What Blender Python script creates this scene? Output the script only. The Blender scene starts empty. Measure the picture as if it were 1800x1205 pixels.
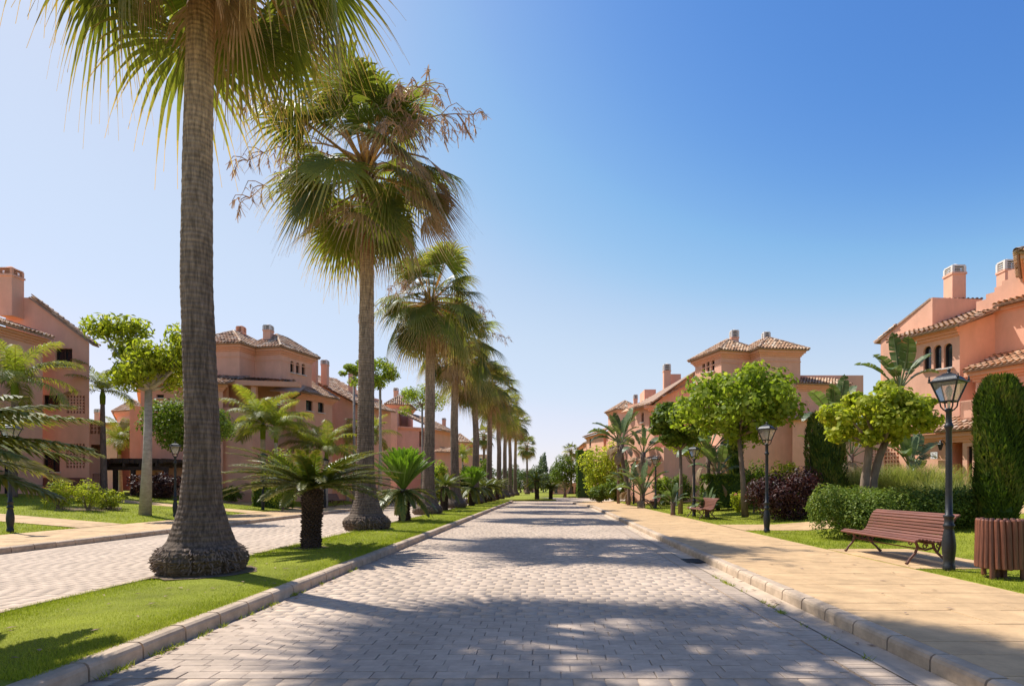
import bpy, math, random
import numpy as np
from mathutils import Matrix, Vector

R = math.radians
random.seed(7); rng = np.random.default_rng(7)
scene = bpy.context.scene
col = scene.collection

# ------------------------------------------------------------------ camera, sky, sun, exposure
CAMH, FPX, VPX, HORY = 1.5, 1050.0, 965.0, 855.0
cam_d = bpy.data.cameras.new('camera'); cam = bpy.data.objects.new('camera', cam_d); col.objects.link(cam)
cam.location = (0, 0, CAMH); cam.rotation_euler = (R(90), 0, 0)
cam_d.sensor_width = 36; cam_d.lens = 36 * FPX / 1800
cam_d.shift_x = -(VPX - 900) / 1800; cam_d.shift_y = (HORY - 602.5) / 1800
cam_d.clip_end = 3000; cam_d.clip_start = 0.05
scene.camera = cam

SUN_EL = 54.0
SDX, SDY = 0.84, -0.545                      # where shadows fall on the ground
SUN_AZ = math.atan2(-SDX, -SDY)              # clockwise from +Y
world = bpy.data.worlds.new('World'); scene.world = world; world.use_nodes = True
wn = world.node_tree.nodes; wl = world.node_tree.links
sky = wn.new('ShaderNodeTexSky'); sky.sky_type = 'NISHITA'; sky.sun_disc = False
sky.sun_elevation = R(SUN_EL); sky.sun_rotation = SUN_AZ
sky.altitude = 0; sky.air_density = 1.0; sky.dust_density = 0.5; sky.ozone_density = 1.2
# the photograph's film curve, applied evenly to the whole sky: scale, one curve per channel, scale back
sc1 = wn.new('ShaderNodeVectorMath'); sc1.operation = 'SCALE'; sc1.inputs['Scale'].default_value = 0.10
crv = wn.new('ShaderNodeRGBCurve'); sc2 = wn.new('ShaderNodeVectorMath'); sc2.operation = 'SCALE'; sc2.inputs['Scale'].default_value = 10.0 / 1.48
wl.new(sky.outputs[0], sc1.inputs[0]); wl.new(sc1.outputs[0], crv.inputs['Color']); wl.new(crv.outputs[0], sc2.inputs[0])
for ch, pts in enumerate((((0, 0), (.06, .05), (.105, .072), (.126, .088), (.145, .12), (.168, .19), (.19, .27), (.28, .54), (.36, .61), (.45, .70), (1, .95)),
                          ((0, 0), (.204, .245), (.266, .405), (.282, .46), (.41, .66), (.5, .71), (.6, .75), (1, .95)),
                          ((0, 0), (.18, .38), (.356, .625), (.44, .74), (.476, .775), (.61, .84), (.73, .90), (1, 1)))):
    c_ = crv.mapping.curves[ch]
    c_.points[0].location = pts[0]; c_.points[1].location = pts[-1]
    for p_ in pts[1:-1]: c_.points.new(*p_)
crv.mapping.update()
bg = wn['Background']; wl.new(sc2.outputs[0], bg.inputs[0]); bg.inputs[1].default_value = 0.1
sun_d = bpy.data.lights.new('sun', 'SUN'); sun = bpy.data.objects.new('sun', sun_d); col.objects.link(sun)
sun_d.energy = 4.0; sun_d.angle = R(0.6); sun_d.color = (1.0, 0.975, 0.935)
ce, se = math.cos(R(SUN_EL)), math.sin(R(SUN_EL)); nrm = math.hypot(SDX, SDY)
sun.rotation_euler = Vector((SDX / nrm * ce, SDY / nrm * ce, -se)).to_track_quat('-Z', 'Y').to_euler()
scene.view_settings.view_transform = 'Standard'; scene.view_settings.look = 'None'
scene.view_settings.exposure = 0.7; scene.view_settings.gamma = 1.0
scene.view_settings.use_curve_mapping = False
scene.render.engine = 'CYCLES'
scene.cycles.max_bounces = 6; scene.cycles.transparent_max_bounces = 8
scene.cycles.use_denoising = True

# ------------------------------------------------------------------ photo pixel -> place
def V(px, Y): return ((px - VPX) / FPX * Y, Y)
def ZY(py, Y): return CAMH + (HORY - py) * Y / FPX
def terrain(x, y):
    if x >= 6.0: return 0.15 + 0.076 * min(max(x - 8.0, 0), 11.5)
    if x <= -15.4: return 0.15 + 0.085 * min(max(-x - 15.5, 0), 11.5)
    if x > 3.2 or x < -12.2: return 0.15
    return 0.15
def G(px, py):
    """where the sight line through a pixel meets the lawn"""
    y = 2.0
    while y < 400:
        x = (px - VPX) / FPX * y
        if CAMH - (py - HORY) * y / FPX <= terrain(x, y): break
        y += 0.05
    return (x, y, terrain(x, y))

# ------------------------------------------------------------------ materials
def mat(name, base, rough=0.8, vary=0.25, scale=6.0, bump=0.0, bscale=40.0, stretch=(1, 1, 1), attr=None, ramp=None,
        translucent=0.0, spec=0.3, objrand=0.0, metallic=0.0, tint2=None, gloss_var=0.0, coord='Object', tcol=None, bdist=0.02, wear=None):
    m = bpy.data.materials.new(name); m.use_nodes = True
    nt = m.node_tree; n = nt.nodes; l = nt.links
    b = n['Principled BSDF']; b.inputs['Roughness'].default_value = rough
    b.inputs['Specular IOR Level'].default_value = spec; b.inputs['Metallic'].default_value = metallic
    tc = n.new('ShaderNodeTexCoord'); mp = n.new('ShaderNodeMapping'); mp.inputs['Scale'].default_value = stretch
    l.new(tc.outputs[coord], mp.inputs[0])
    nz = n.new('ShaderNodeTexNoise'); nz.inputs['Scale'].default_value = scale; nz.inputs['Detail'].default_value = 6
    nz.inputs['Roughness'].default_value = 0.65
    l.new(mp.outputs[0], nz.inputs[0])
    cr = n.new('ShaderNodeValToRGB'); l.new(nz.outputs[0], cr.inputs[0])
    c2 = tint2 or tuple(c * (1 + vary) for c in base); c1 = tuple(c * (1 - vary) for c in base)
    cr.color_ramp.elements[0].position = 0.3; cr.color_ramp.elements[1].position = 0.7
    cr.color_ramp.elements[0].color = (*c1, 1); cr.color_ramp.elements[1].color = (*c2, 1)
    out = cr.outputs[0]
    if attr:                                            # per-piece colour from a face attribute
        at = n.new('ShaderNodeAttribute'); at.attribute_name = attr
        r2 = n.new('ShaderNodeValToRGB'); l.new(at.outputs['Fac'], r2.inputs[0])
        els = r2.color_ramp.elements
        for i, (p, c) in enumerate(ramp):
            e = els[i] if i < 2 else els.new(p)
            e.position = p; e.color = (*c, 1)
        mx = n.new('ShaderNodeMix'); mx.data_type = 'RGBA'; mx.blend_type = 'MULTIPLY'
        mx.inputs[0].default_value = 1.0
        l.new(r2.outputs[0], mx.inputs[6]); l.new(out, mx.inputs[7]); out = mx.outputs[2]
    if wear:                                            # stains and weathering, continuous over the place: (scale, stretch, low, high)
        ge = n.new('ShaderNodeNewGeometry'); m2 = n.new('ShaderNodeMapping'); m2.inputs['Scale'].default_value = wear[1]; l.new(ge.outputs['Position'], m2.inputs[0])
        w_ = n.new('ShaderNodeTexNoise'); w_.inputs['Scale'].default_value = wear[0]; w_.inputs['Detail'].default_value = 7; w_.inputs['Roughness'].default_value = .7
        l.new(m2.outputs[0], w_.inputs[0]); wr = n.new('ShaderNodeMapRange'); wr.inputs[1].default_value = .3; wr.inputs[2].default_value = .68
        wr.inputs[3].default_value = wear[2]; wr.inputs[4].default_value = wear[3]; l.new(w_.outputs[0], wr.inputs[0])
        wx = n.new('ShaderNodeMix'); wx.data_type = 'RGBA'; wx.blend_type = 'MULTIPLY'; wx.inputs[0].default_value = 1
        l.new(out, wx.inputs[6]); l.new(wr.outputs[0], wx.inputs[7]); out = wx.outputs[2]
    if objrand > 0:
        oi = n.new('ShaderNodeObjectInfo'); hs = n.new('ShaderNodeHueSaturation')
        mr = n.new('ShaderNodeMapRange'); mr.inputs[3].default_value = 1 - objrand; mr.inputs[4].default_value = 1 + objrand
        l.new(oi.outputs['Random'], mr.inputs[0]); l.new(mr.outputs[0], hs.inputs['Value']); l.new(out, hs.inputs['Color'])
        out = hs.outputs[0]
    l.new(out, b.inputs['Base Color'])
    if bump > 0:
        nb = n.new('ShaderNodeTexNoise'); nb.inputs['Scale'].default_value = bscale; nb.inputs['Detail'].default_value = 5
        l.new(mp.outputs[0], nb.inputs[0])
        bp = n.new('ShaderNodeBump'); bp.inputs['Strength'].default_value = bump; bp.inputs['Distance'].default_value = bdist
        l.new(nb.outputs[0], bp.inputs['Height']); l.new(bp.outputs[0], b.inputs['Normal'])
    if translucent > 0:
        tr = n.new('ShaderNodeBsdfTranslucent'); ms = n.new('ShaderNodeMixShader'); ms.inputs[0].default_value = translucent
        if tcol:
            mt = n.new('ShaderNodeMix'); mt.data_type = 'RGBA'; mt.blend_type = 'MULTIPLY'; mt.inputs[0].default_value = 1
            l.new(out, mt.inputs[6]); mt.inputs[7].default_value = (*tcol, 1); l.new(mt.outputs[2], tr.inputs[0])
        else: l.new(out, tr.inputs[0])
        l.new(b.outputs[0], ms.inputs[1]); l.new(tr.outputs[0], ms.inputs[2])
        l.new(ms.outputs[0], n['Material Output'].inputs[0])
    return m

W1 = (1, 1, 1)
M = {}
M['stucco'] = mat('stucco', (0.76, 0.405, 0.268), 0.9, 0.05, 0.9, 0.4, 26, spec=0.15, tint2=(0.83, 0.45, 0.30), bdist=0.012, wear=(.8, (1.8, 1.8, .4), .90, 1.06))
M['stucco_trim'] = mat('stucco_trim', (0.78, 0.39, 0.24), 0.9, 0.06, 2.0, 0.2, 26, spec=0.15, bdist=0.01)
M['tile'] = mat('roof_tile', (1, 1, 1), 0.85, 0.22, 9, 0.3, 60, attr='rnd', spec=0.2,
                ramp=[(0, (0.20, 0.125, 0.08)), (0.25, (0.42, 0.24, 0.14)), (0.5, (0.55, 0.33, 0.19)), (0.75, (0.60, 0.42, 0.27)), (1, (0.66, 0.52, 0.38))])
M['mortar'] = mat('roof_mortar', (0.34, 0.22, 0.15), 0.9, 0.3, 8)
M['white'] = mat('white_plaster', (0.68, 0.62, 0.55), 0.8, 0.1, 10)
M['glass'] = mat('window_glass', (0.02, 0.025, 0.03), 0.06, 0.1, 1, spec=0.8)
M['frame'] = mat('dark_wood_frame', (0.045, 0.028, 0.02), 0.5, 0.3, 20)
M['dark'] = mat('dark_room', (0.03, 0.022, 0.018), 0.9, 0.2, 3)
M['wood_dark'] = mat('weathered_beam', (0.07, 0.045, 0.032), 0.8, 0.4, 14, 0.4, 40, stretch=(1, 1, 1))
M['paver'] = mat('paver', (1, 1, 1), 0.85, 0.13, 7, 0.5, 55, attr='rnd', spec=0.25, bdist=0.008,
                 ramp=[(0, (0.45, 0.342, 0.246)), (0.5, (0.50, 0.378, 0.272)), (1, (0.545, 0.413, 0.298))], wear=(.8, (1, .3, 1), .76, 1.1))
M['paver1'] = mat('paver_single', (0.50, 0.378, 0.272), 0.85, 0.12, 7, 0.5, 55, objrand=0.07, spec=0.25, bdist=0.008, wear=(.8, (1, .3, 1), .76, 1.1))
M['joint'] = mat('paver_joint_sand', (0.42, 0.312, 0.218), 0.95, 0.25, 12, 0.3, 60, wear=(.8, (1, .3, 1), .76, 1.1))
M['slab'] = mat('stamped_slab', (0.56, 0.362, 0.182), 0.8, 0.12, 2.2, 0.5, 22, objrand=0.04, spec=0.25, bdist=0.01, coord='Object', wear=(2.2, (1, 1, 1), .74, 1.1))
M['slab_joint'] = mat('slab_joint', (0.40, 0.265, 0.145), 0.95, 0.25, 9)
M['concrete'] = mat('kerb_concrete', (0.48, 0.355, 0.24), 0.85, 0.22, 5, 0.4, 60, objrand=0.08, bdist=0.006, wear=(1.8, (1, 1, 2), .72, 1.1))
M['gutter'] = mat('gutter_concrete', (0.52, 0.39, 0.265), 0.85, 0.2, 3, 0.4, 50, bdist=0.006)
M['grate'] = mat('iron_grate', (0.03, 0.028, 0.027), 0.6, 0.2, 30)
M['lawn'] = mat('lawn', (0.23, 0.245, 0.014), 0.95, 0.3, 1.1, 0.9, 60, tint2=(0.31, 0.33, 0.022), bdist=0.03, wear=(.6, (1, 1, 1), .8, 1.12))
M['soil'] = mat('soil', (0.16, 0.105, 0.065), 0.95, 0.4, 8, 0.6, 40)
M['blade'] = mat('grass_blade', (1, 1, 1), 0.6, 0.2, 1.5, attr='rnd', translucent=0.45, spec=0.25,
                 ramp=[(0, (0.20, 0.25, 0.010)), (0.6, (0.36, 0.41, 0.02)), (1, (0.50, 0.48, 0.075))])
M['ptrunk'] = None
def leafmat(name, lo, mid, hi, tr=0.4, rough=0.55, spec=0.22, tcol=(1.3, 1.35, 0.7)):
    return mat(name, W1, rough, 0.15, 3.0, attr='rnd', translucent=tr, spec=spec, ramp=[(0, lo), (0.5, mid), (1, hi)], tcol=tcol)
M['lf_lime'] = leafmat('leaf_lime', (0.13, 0.18, 0.015), (0.25, 0.32, 0.03), (0.40, 0.42, 0.07), 0.5)
M['lf_yell'] = leafmat('leaf_yellowgreen', (0.16, 0.20, 0.015), (0.34, 0.38, 0.03), (0.56, 0.50, 0.08), 0.55)
M['lf_mid'] = leafmat('leaf_mid', (0.06, 0.10, 0.012), (0.125, 0.18, 0.022), (0.22, 0.26, 0.04))
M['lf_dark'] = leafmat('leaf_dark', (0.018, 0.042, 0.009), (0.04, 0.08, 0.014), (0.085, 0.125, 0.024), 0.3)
M['lf_cyp'] = leafmat('leaf_cypress', (0.035, 0.065, 0.008), (0.085, 0.13, 0.014), (0.19, 0.175, 0.035), 0.25, 0.7, 0.2)
M['lf_box'] = leafmat('leaf_boxwood', (0.05, 0.085, 0.010), (0.13, 0.185, 0.022), (0.28, 0.30, 0.05), 0.3, 0.55, 0.2)
M['lf_purp'] = leafmat('leaf_purple', (0.028, 0.012, 0.012), (0.062, 0.026, 0.022), (0.15, 0.07, 0.05), 0.2, 0.5, 0.25, (1.4, 0.6, 0.5))
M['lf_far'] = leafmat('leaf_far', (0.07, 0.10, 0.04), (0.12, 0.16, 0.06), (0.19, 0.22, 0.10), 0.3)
M['lf_pampas'] = leafmat('leaf_tall_grass', (0.12, 0.155, 0.03), (0.26, 0.29, 0.07), (0.46, 0.42, 0.17), 0.4)
M['flower'] = mat('rose_flower', (0.62, 0.16, 0.14), 0.6, 0.3, 20)
M['fan'] = mat('fan_leaf', W1, 0.42, 0.15, 2.0, attr='rnd', objrand=0.28, translucent=0.5, spec=0.32, tcol=(1.5, 1.3, 0.5),
               ramp=[(0, (0.105, 0.140, 0.028)), (0.55, (0.15, 0.195, 0.042)), (0.74, (0.24, 0.24, 0.07)), (1, (0.52, 0.37, 0.19))])
M['fan_dead'] = mat('dead_fan_leaf', (0.46, 0.30, 0.165), 0.8, 0.3, 4, objrand=0.2, translucent=0.35)
M['petiole'] = mat('petiole', (0.25, 0.17, 0.07), 0.6, 0.3, 6)
M['spray'] = mat('flower_spray', (0.50, 0.31, 0.19), 0.8, 0.25, 8, translucent=0.2)
M['cyc_dark'] = mat('cycad_frond', W1, 0.42, 0.15, 4, attr='rnd', objrand=0.2, translucent=0.3, spec=0.5, tcol=(1.5, 1.4, 0.5),
                    ramp=[(0, (0.05, 0.085, 0.012)), (0.6, (0.085, 0.125, 0.018)), (1, (0.26, 0.23, 0.04))])
M['cyc_new'] = mat('cycad_new_frond', W1, 0.42, 0.15, 4, attr='rnd', objrand=0.15, translucent=0.42, spec=0.45, tcol=(1.4, 1.5, 0.5),
                   ramp=[(0, (0.075, 0.14, 0.012)), (0.6, (0.12, 0.21, 0.018)), (1, (0.19, 0.29, 0.035))])
M['feather'] = mat('feather_frond', W1, 0.45, 0.15, 4, attr='rnd', objrand=0.3, translucent=0.52, spec=0.3, tcol=(1.5, 1.4, 0.5),
                   ramp=[(0, (0.095, 0.135, 0.02)), (0.6, (0.17, 0.215, 0.035)), (1, (0.34, 0.32, 0.07))])
M['paddle'] = mat('paddle_leaf', W1, 0.4, 0.2, 3, attr='rnd', objrand=0.25, translucent=0.3, spec=0.5, tcol=(1.3, 1.3, 0.6),
                  ramp=[(0, (0.06, 0.10, 0.025)), (0.5, (0.115, 0.165, 0.055)), (1, (0.24, 0.27, 0.13))])
M['paddle_dead'] = mat('dry_paddle_leaf', (0.30, 0.22, 0.13), 0.8, 0.4, 5, translucent=0.3)
M['bark'] = mat('bark', (0.22, 0.155, 0.11), 0.9, 0.35, 7, 0.7, 24, stretch=(1, 1, 0.35))
M['bark_pale'] = mat('bark_pale', (0.36, 0.30, 0.24), 0.85, 0.3, 5, 0.6, 20, stretch=(1, 1, 2.0))
M['bark_fib'] = mat('bark_fibre', (0.17, 0.115, 0.085), 0.9, 0.4, 9, 0.8, 30, stretch=(1, 1, 0.4))
M['cyc_trunk'] = mat('cycad_trunk', (0.075, 0.048, 0.034), 0.95, 0.4, 16, 0.8, 30)
M['iron'] = mat('black_iron', (0.017, 0.018, 0.018), 0.45, 0.3, 12, 0.15, 60, spec=0.38)
M['lampglass'] = mat('lantern_glass', (0.70, 0.66, 0.60), 0.12, 0.05, 3, spec=0.5)
M['bench'] = mat('bench_wood', (0.175, 0.062, 0.036), 0.5, 0.28, 9, 0.25, 45, stretch=(2, 0.15, 2), objrand=0.12, spec=0.4, bdist=0.004)
M['rust'] = mat('brown_iron', (0.13, 0.055, 0.035), 0.6, 0.35, 16, 0.3, 50)
M['binwood'] = mat('bin_wood', (0.16, 0.054, 0.028), 0.48, 0.55, 11, 0.4, 30, stretch=(3, 3, 0.25), objrand=0.3, spec=0.45, bdist=0.005)
M['signw'] = mat('white_enamel', (0.72, 0.70, 0.68), 0.4, 0.06, 8)
M['signm'] = mat('dark_red_print', (0.16, 0.05, 0.04), 0.6, 0.1, 8)
M['blue'] = mat('pale_blue_paint', (0.30, 0.50, 0.62), 0.5, 0.1, 8)
M['thatch'] = mat('heather_thatch', (0.075, 0.05, 0.036), 0.95, 0.4, 14, 0.8, 50)

# palm trunk: rings, vertical fissures, tan leaf-base fibre high up
def palm_trunk_mat():
    m = bpy.data.materials.new('fan_palm_trunk'); m.use_nodes = True
    nt = m.node_tree; n = nt.nodes; l = nt.links; b = n['Principled BSDF']; b.inputs['Roughness'].default_value = 0.9
    b.inputs['Specular IOR Level'].default_value = 0.15
    tc = n.new('ShaderNodeTexCoord')
    def noise(sc, st, det=5):
        mp = n.new('ShaderNodeMapping'); mp.inputs['Scale'].default_value = st; l.new(tc.outputs['Object'], mp.inputs[0])
        z = n.new('ShaderNodeTexNoise'); z.inputs['Scale'].default_value = sc; z.inputs['Detail'].default_value = det
        l.new(mp.outputs[0], z.inputs[0]); return z.outputs[0]
    sx = n.new('ShaderNodeSeparateXYZ'); l.new(tc.outputs['Object'], sx.inputs[0])
    base = noise(2.2, (1, 1, 0.6)); streak = noise(17, (1, 1, 0.07)); ring0 = noise(9, (0.25, 0.25, 3.2), 3); crack = noise(34, (1, 1, .16), 3)
    wv = n.new('ShaderNodeTexWave'); wv.wave_type = 'BANDS'; wv.bands_direction = 'Z'; wv.inputs['Scale'].default_value = 4.0; wv.inputs['Distortion'].default_value = 2.2; wv.inputs['Detail'].default_value = 3; wv.inputs['Detail Scale'].default_value = 1.6; l.new(tc.outputs['Object'], wv.inputs[0]); ring = wv.outputs['Fac']
    ad = n.new('ShaderNodeMath'); ad.operation = 'MULTIPLY_ADD'; l.new(base, ad.inputs[0]); ad.inputs[1].default_value = 2.4; l.new(sx.outputs[2], ad.inputs[2])
    mr = n.new('ShaderNodeMapRange'); mr.inputs[1].default_value = 0.8; mr.inputs[2].default_value = 10.5; l.new(ad.outputs[0], mr.inputs[0])
    cr = n.new('ShaderNodeValToRGB'); l.new(mr.outputs[0], cr.inputs[0]); e = cr.color_ramp.elements
    e[0].position = 0; e[0].color = (0.17, 0.12, 0.075, 1); e[1].position = 1; e[1].color = (0.40, 0.20, 0.10, 1)
    for p, c in ((0.12, (0.135, 0.098, 0.070)), (0.42, (0.165, 0.122, 0.09)), (0.68, (0.30, 0.22, 0.155)), (0.85, (0.42, 0.28, 0.17))):
        q = e.new(p); q.color = (*c, 1)
    def mul(a, fac_socket, lo, hi):
        r = n.new('ShaderNodeMapRange'); r.inputs[1].default_value = 0.35; r.inputs[2].default_value = 0.62; r.inputs[3].default_value = lo; r.inputs[4].default_value = hi
        l.new(fac_socket, r.inputs[0])
        x = n.new('ShaderNodeMix'); x.data_type = 'RGBA'; x.blend_type = 'MULTIPLY'; x.inputs[0].default_value = 1
        l.new(a, x.inputs[6]); l.new(r.outputs[0], x.inputs[7]); return x.outputs[2]
    c = mul(mul(cr.outputs[0], streak, 0.76, 1.18), ring, 0.92, 1.06); c = mul(mul(c, crack, .64, 1.16), ring0, .85, 1.1)
    l.new(c, b.inputs['Base Color'])
    s = n.new('ShaderNodeMath'); s.operation = 'MULTIPLY_ADD'; l.new(ring, s.inputs[0]); s.inputs[1].default_value = .45; l.new(streak, s.inputs[2])
    bp = n.new('ShaderNodeBump'); bp.inputs['Strength'].default_value = 0.6; bp.inputs['Distance'].default_value = 0.03
    l.new(s.outputs[0], bp.inputs['Height']); l.new(bp.outputs[0], b.inputs['Normal'])
    return m
M['ptrunk'] = palm_trunk_mat()

# ------------------------------------------------------------------ object helpers
def tag(o, label=None, cat=None, group=None, kind=None):
    if label: o['label'] = label
    if cat: o['category'] = cat
    if group: o['group'] = group
    if kind: o['kind'] = kind
    return o
def empty(name, loc, label=None, cat=None, group=None, rz=0):
    o = bpy.data.objects.new(name, None); col.objects.link(o); o.location = loc; o.rotation_euler = (0, 0, rz)
    o.empty_display_size = 0.2
    return tag(o, label, cat, group)
def link(name, mesh, parent=None, loc=None, rot=None, world_mesh=False):
    o = bpy.data.objects.new(name, mesh); col.objects.link(o)
    if loc is not None: o.location = loc
    if rot is not None: o.rotation_euler = rot
    if parent is not None:
        o.parent = parent
        if world_mesh:
            root = parent if parent.parent is None else parent.parent
            if parent.parent is None:
                o.matrix_parent_inverse = Matrix.Translation(-Vector(parent.location))
    return o
class MB:
    def __init__(s): s.v = []; s.f = []; s.r = []
    def quad(s, *p, r=0.5):
        i = len(s.v); s.v += [tuple(q) for q in p]; s.f.append(tuple(range(i, i + len(p)))); s.r.append(r)
    def box(s, x0, x1, y0, y1, z0, z1, r=0.5):
        i = len(s.v)
        s.v += [(x0, y0, z0), (x1, y0, z0), (x1, y1, z0), (x0, y1, z0), (x0, y0, z1), (x1, y0, z1), (x1, y1, z1), (x0, y1, z1)]
        for q in ((0, 3, 2, 1), (4, 5, 6, 7), (0, 1, 5, 4), (1, 2, 6, 5), (2, 3, 7, 6), (3, 0, 4, 7)):
            s.f.append(tuple(i + k for k in q)); s.r.append(r)
    def obox(s, c, ax, ay, az, hx, hy, hz, r=0.5):
        c, ax, ay, az = map(Vector, (c, ax, ay, az)); i = len(s.v)
        for sz in (-1, 1):
            for sx, sy in ((-1, -1), (1, -1), (1, 1), (-1, 1)):
                s.v.append(tuple(c + ax * hx * sx + ay * hy * sy + az * hz * sz))
        for q in ((0, 3, 2, 1), (4, 5, 6, 7), (0, 1, 5, 4), (1, 2, 6, 5), (2, 3, 7, 6), (3, 0, 4, 7)):
            s.f.append(tuple(i + k for k in q)); s.r.append(r)
    def tube(s, pts, rad, n=8, r=0.5, cap=True):
        pts = [Vector(p) for p in pts]
        if not hasattr(rad, '__len__'): rad = [rad] * len(pts)
        i0 = len(s.v); up = None
        for k, p in enumerate(pts):
            d = (pts[min(k + 1, len(pts) - 1)] - pts[max(k - 1, 0)]).normalized()
            if up is None:
                up = Vector((1, 0, 0)) if abs(d.x) < 0.9 else Vector((0, 1, 0))
            a = (up - d * up.dot(d)).normalized(); up = a; b = d.cross(a)
            for j in range(n):
                t = 2 * math.pi * j / n
                s.v.append(tuple(p + (a * math.cos(t) + b * math.sin(t)) * rad[k]))
        for k in range(len(pts) - 1):
            for j in range(n):
                s.f.append((i0 + k * n + j, i0 + k * n + (j + 1) % n, i0 + (k + 1) * n + (j + 1) % n, i0 + (k + 1) * n + j)); s.r.append(r)
        if cap:
            s.f.append(tuple(i0 + j for j in range(n))[::-1]); s.r.append(r)
            e = i0 + (len(pts) - 1) * n; s.f.append(tuple(e + j for j in range(n))); s.r.append(r)
    def lathe(s, prof, n=16, c=(0, 0, 0), r=0.5, rot0=0.0):
        i0 = len(s.v)
        for (rr, z) in prof:
            for j in range(n):
                t = 2 * math.pi * j / n + rot0
                s.v.append((c[0] + rr * math.cos(t), c[1] + rr * math.sin(t), c[2] + z))
        for k in range(len(prof) - 1):
            for j in range(n):
                s.f.append((i0 + k * n + j, i0 + k * n + (j + 1) % n, i0 + (k + 1) * n + (j + 1) % n, i0 + (k + 1) * n + j)); s.r.append(r)
        s.f.append(tuple(i0 + j for j in range(n))[::-1]); s.r.append(r)
        e = i0 + (len(prof) - 1) * n; s.f.append(tuple(e + j for j in range(n))); s.r.append(r)
    def mesh(s, name, m, smooth=False):
        me = bpy.data.meshes.new(name); me.from_pydata(s.v, [], s.f); me.materials.append(m)
        at = me.attributes.new('rnd', 'FLOAT', 'FACE'); at.data.foreach_set('value', np.asarray(s.r, dtype=np.float32))
        if smooth: me.polygons.foreach_set('use_smooth', [True] * len(me.polygons))
        me.update(); return me
    def build(s, name, m, parent=None, world_mesh=True, smooth=False, kind=None):
        o = link(name, s.mesh(name, m, smooth), parent, world_mesh=world_mesh)
        if kind: o['kind'] = kind
        return o
def np_mesh(name, verts, faces, m, rnd=None, smooth=False):
    verts = np.asarray(verts, dtype=np.float32); faces = np.asarray(faces, dtype=np.int32)
    me = bpy.data.meshes.new(name); k = faces.shape[1]
    me.vertices.add(len(verts)); me.vertices.foreach_set('co', verts.ravel())
    me.loops.add(faces.size); me.loops.foreach_set('vertex_index', faces.ravel())
    me.polygons.add(len(faces)); me.polygons.foreach_set('loop_start', np.arange(0, faces.size, k, dtype=np.int32))
    me.polygons.foreach_set('loop_total', np.full(len(faces), k, dtype=np.int32))
    me.materials.append(m)
    if rnd is not None:
        at = me.attributes.new('rnd', 'FLOAT', 'FACE'); at.data.foreach_set('value', np.asarray(rnd, dtype=np.float32))
    me.update(calc_edges=True)
    if smooth: me.polygons.foreach_set('use_smooth', np.ones(len(faces), dtype=bool))
    me.validate(); return me
def unit(a): return a / np.maximum(np.linalg.norm(a, axis=1, keepdims=True), 1e-9)

ORD = ['nearest', 'second', 'third', 'fourth', 'fifth', 'sixth', 'seventh', 'eighth', 'ninth', 'tenth', 'eleventh', 'twelfth']

# ================================================================== GROUND
def ground():
    xs = [-400, -150, -80, -50, -40, -30, -27, -24, -21, -18, -15.5, -15.3, -12.35, -12.2, 3.2, 3.26, 5.96, 6.02, 8, 11, 14, 17, 19.5, 25, 40, 80, 150, 400]
    ys = [-30, -10, 0] + list(range(4, 56, 4)) + [57.6, 58, 62, 70, 78, 84, 84.5, 100, 150, 300, 900]
    def z(x, y):
        if 58 <= y <= 84 and -22 < x < 60: return -0.05
        if y > 84: return terrain(x, y) if abs(x) > 16 else 0.12
        if -12.25 < x < 3.23: return -0.05
        if 3.23 <= x < 6.0 or -15.45 < x <= -12.25: return 0.09
        return terrain(x, y)
    v = [(x, y, z(x, y)) for y in ys for x in xs]; nx = len(xs)
    f = [(j * nx + i, j * nx + i + 1, (j + 1) * nx + i + 1, (j + 1) * nx + i) for j in range(len(ys) - 1) for i in range(nx - 1)]
    mb = MB(); mb.v = v; mb.f = f; mb.r = [0.5] * len(f)
    o = mb.build('lawn_ground', M['lawn']); tag(o, kind='structure'); return o
lawn = ground()

def road_sheet(name, x0, x1, y0, y1, z=0.0):
    mb = MB(); mb.quad((x0, y0, z), (x1, y0, z), (x1, y1, z), (x0, y1, z))
    return tag(mb.build(name, M['joint']), kind='structure')
PW, PD, PG = 0.25, 0.165, 0.006
paver_me = []
for k in range(6):
    mb = MB(); w, d = PW / 2 - PG / 2, PD / 2 - PG / 2; j = lambda: random.uniform(-0.0035, 0.0035)
    b = [(-w + j(), -d + j()), (w + j(), -d + j()), (w + j(), d + j()), (-w + j(), d + j())]
    t = [(x * 0.955, y * 0.965, 0.0085) for x, y in b]; bb = [(x, y, 0.0) for x, y in b]; h = [(x, y, 0.006) for x, y in b]
    mb.quad(*t)
    for i in range(4):
        mb.quad(bb[i], bb[(i + 1) % 4], h[(i + 1) % 4], h[i]); mb.quad(h[i], h[(i + 1) % 4], t[(i + 1) % 4], t[i])
    paver_me.append(mb.mesh('paver', M['paver1']))
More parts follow.
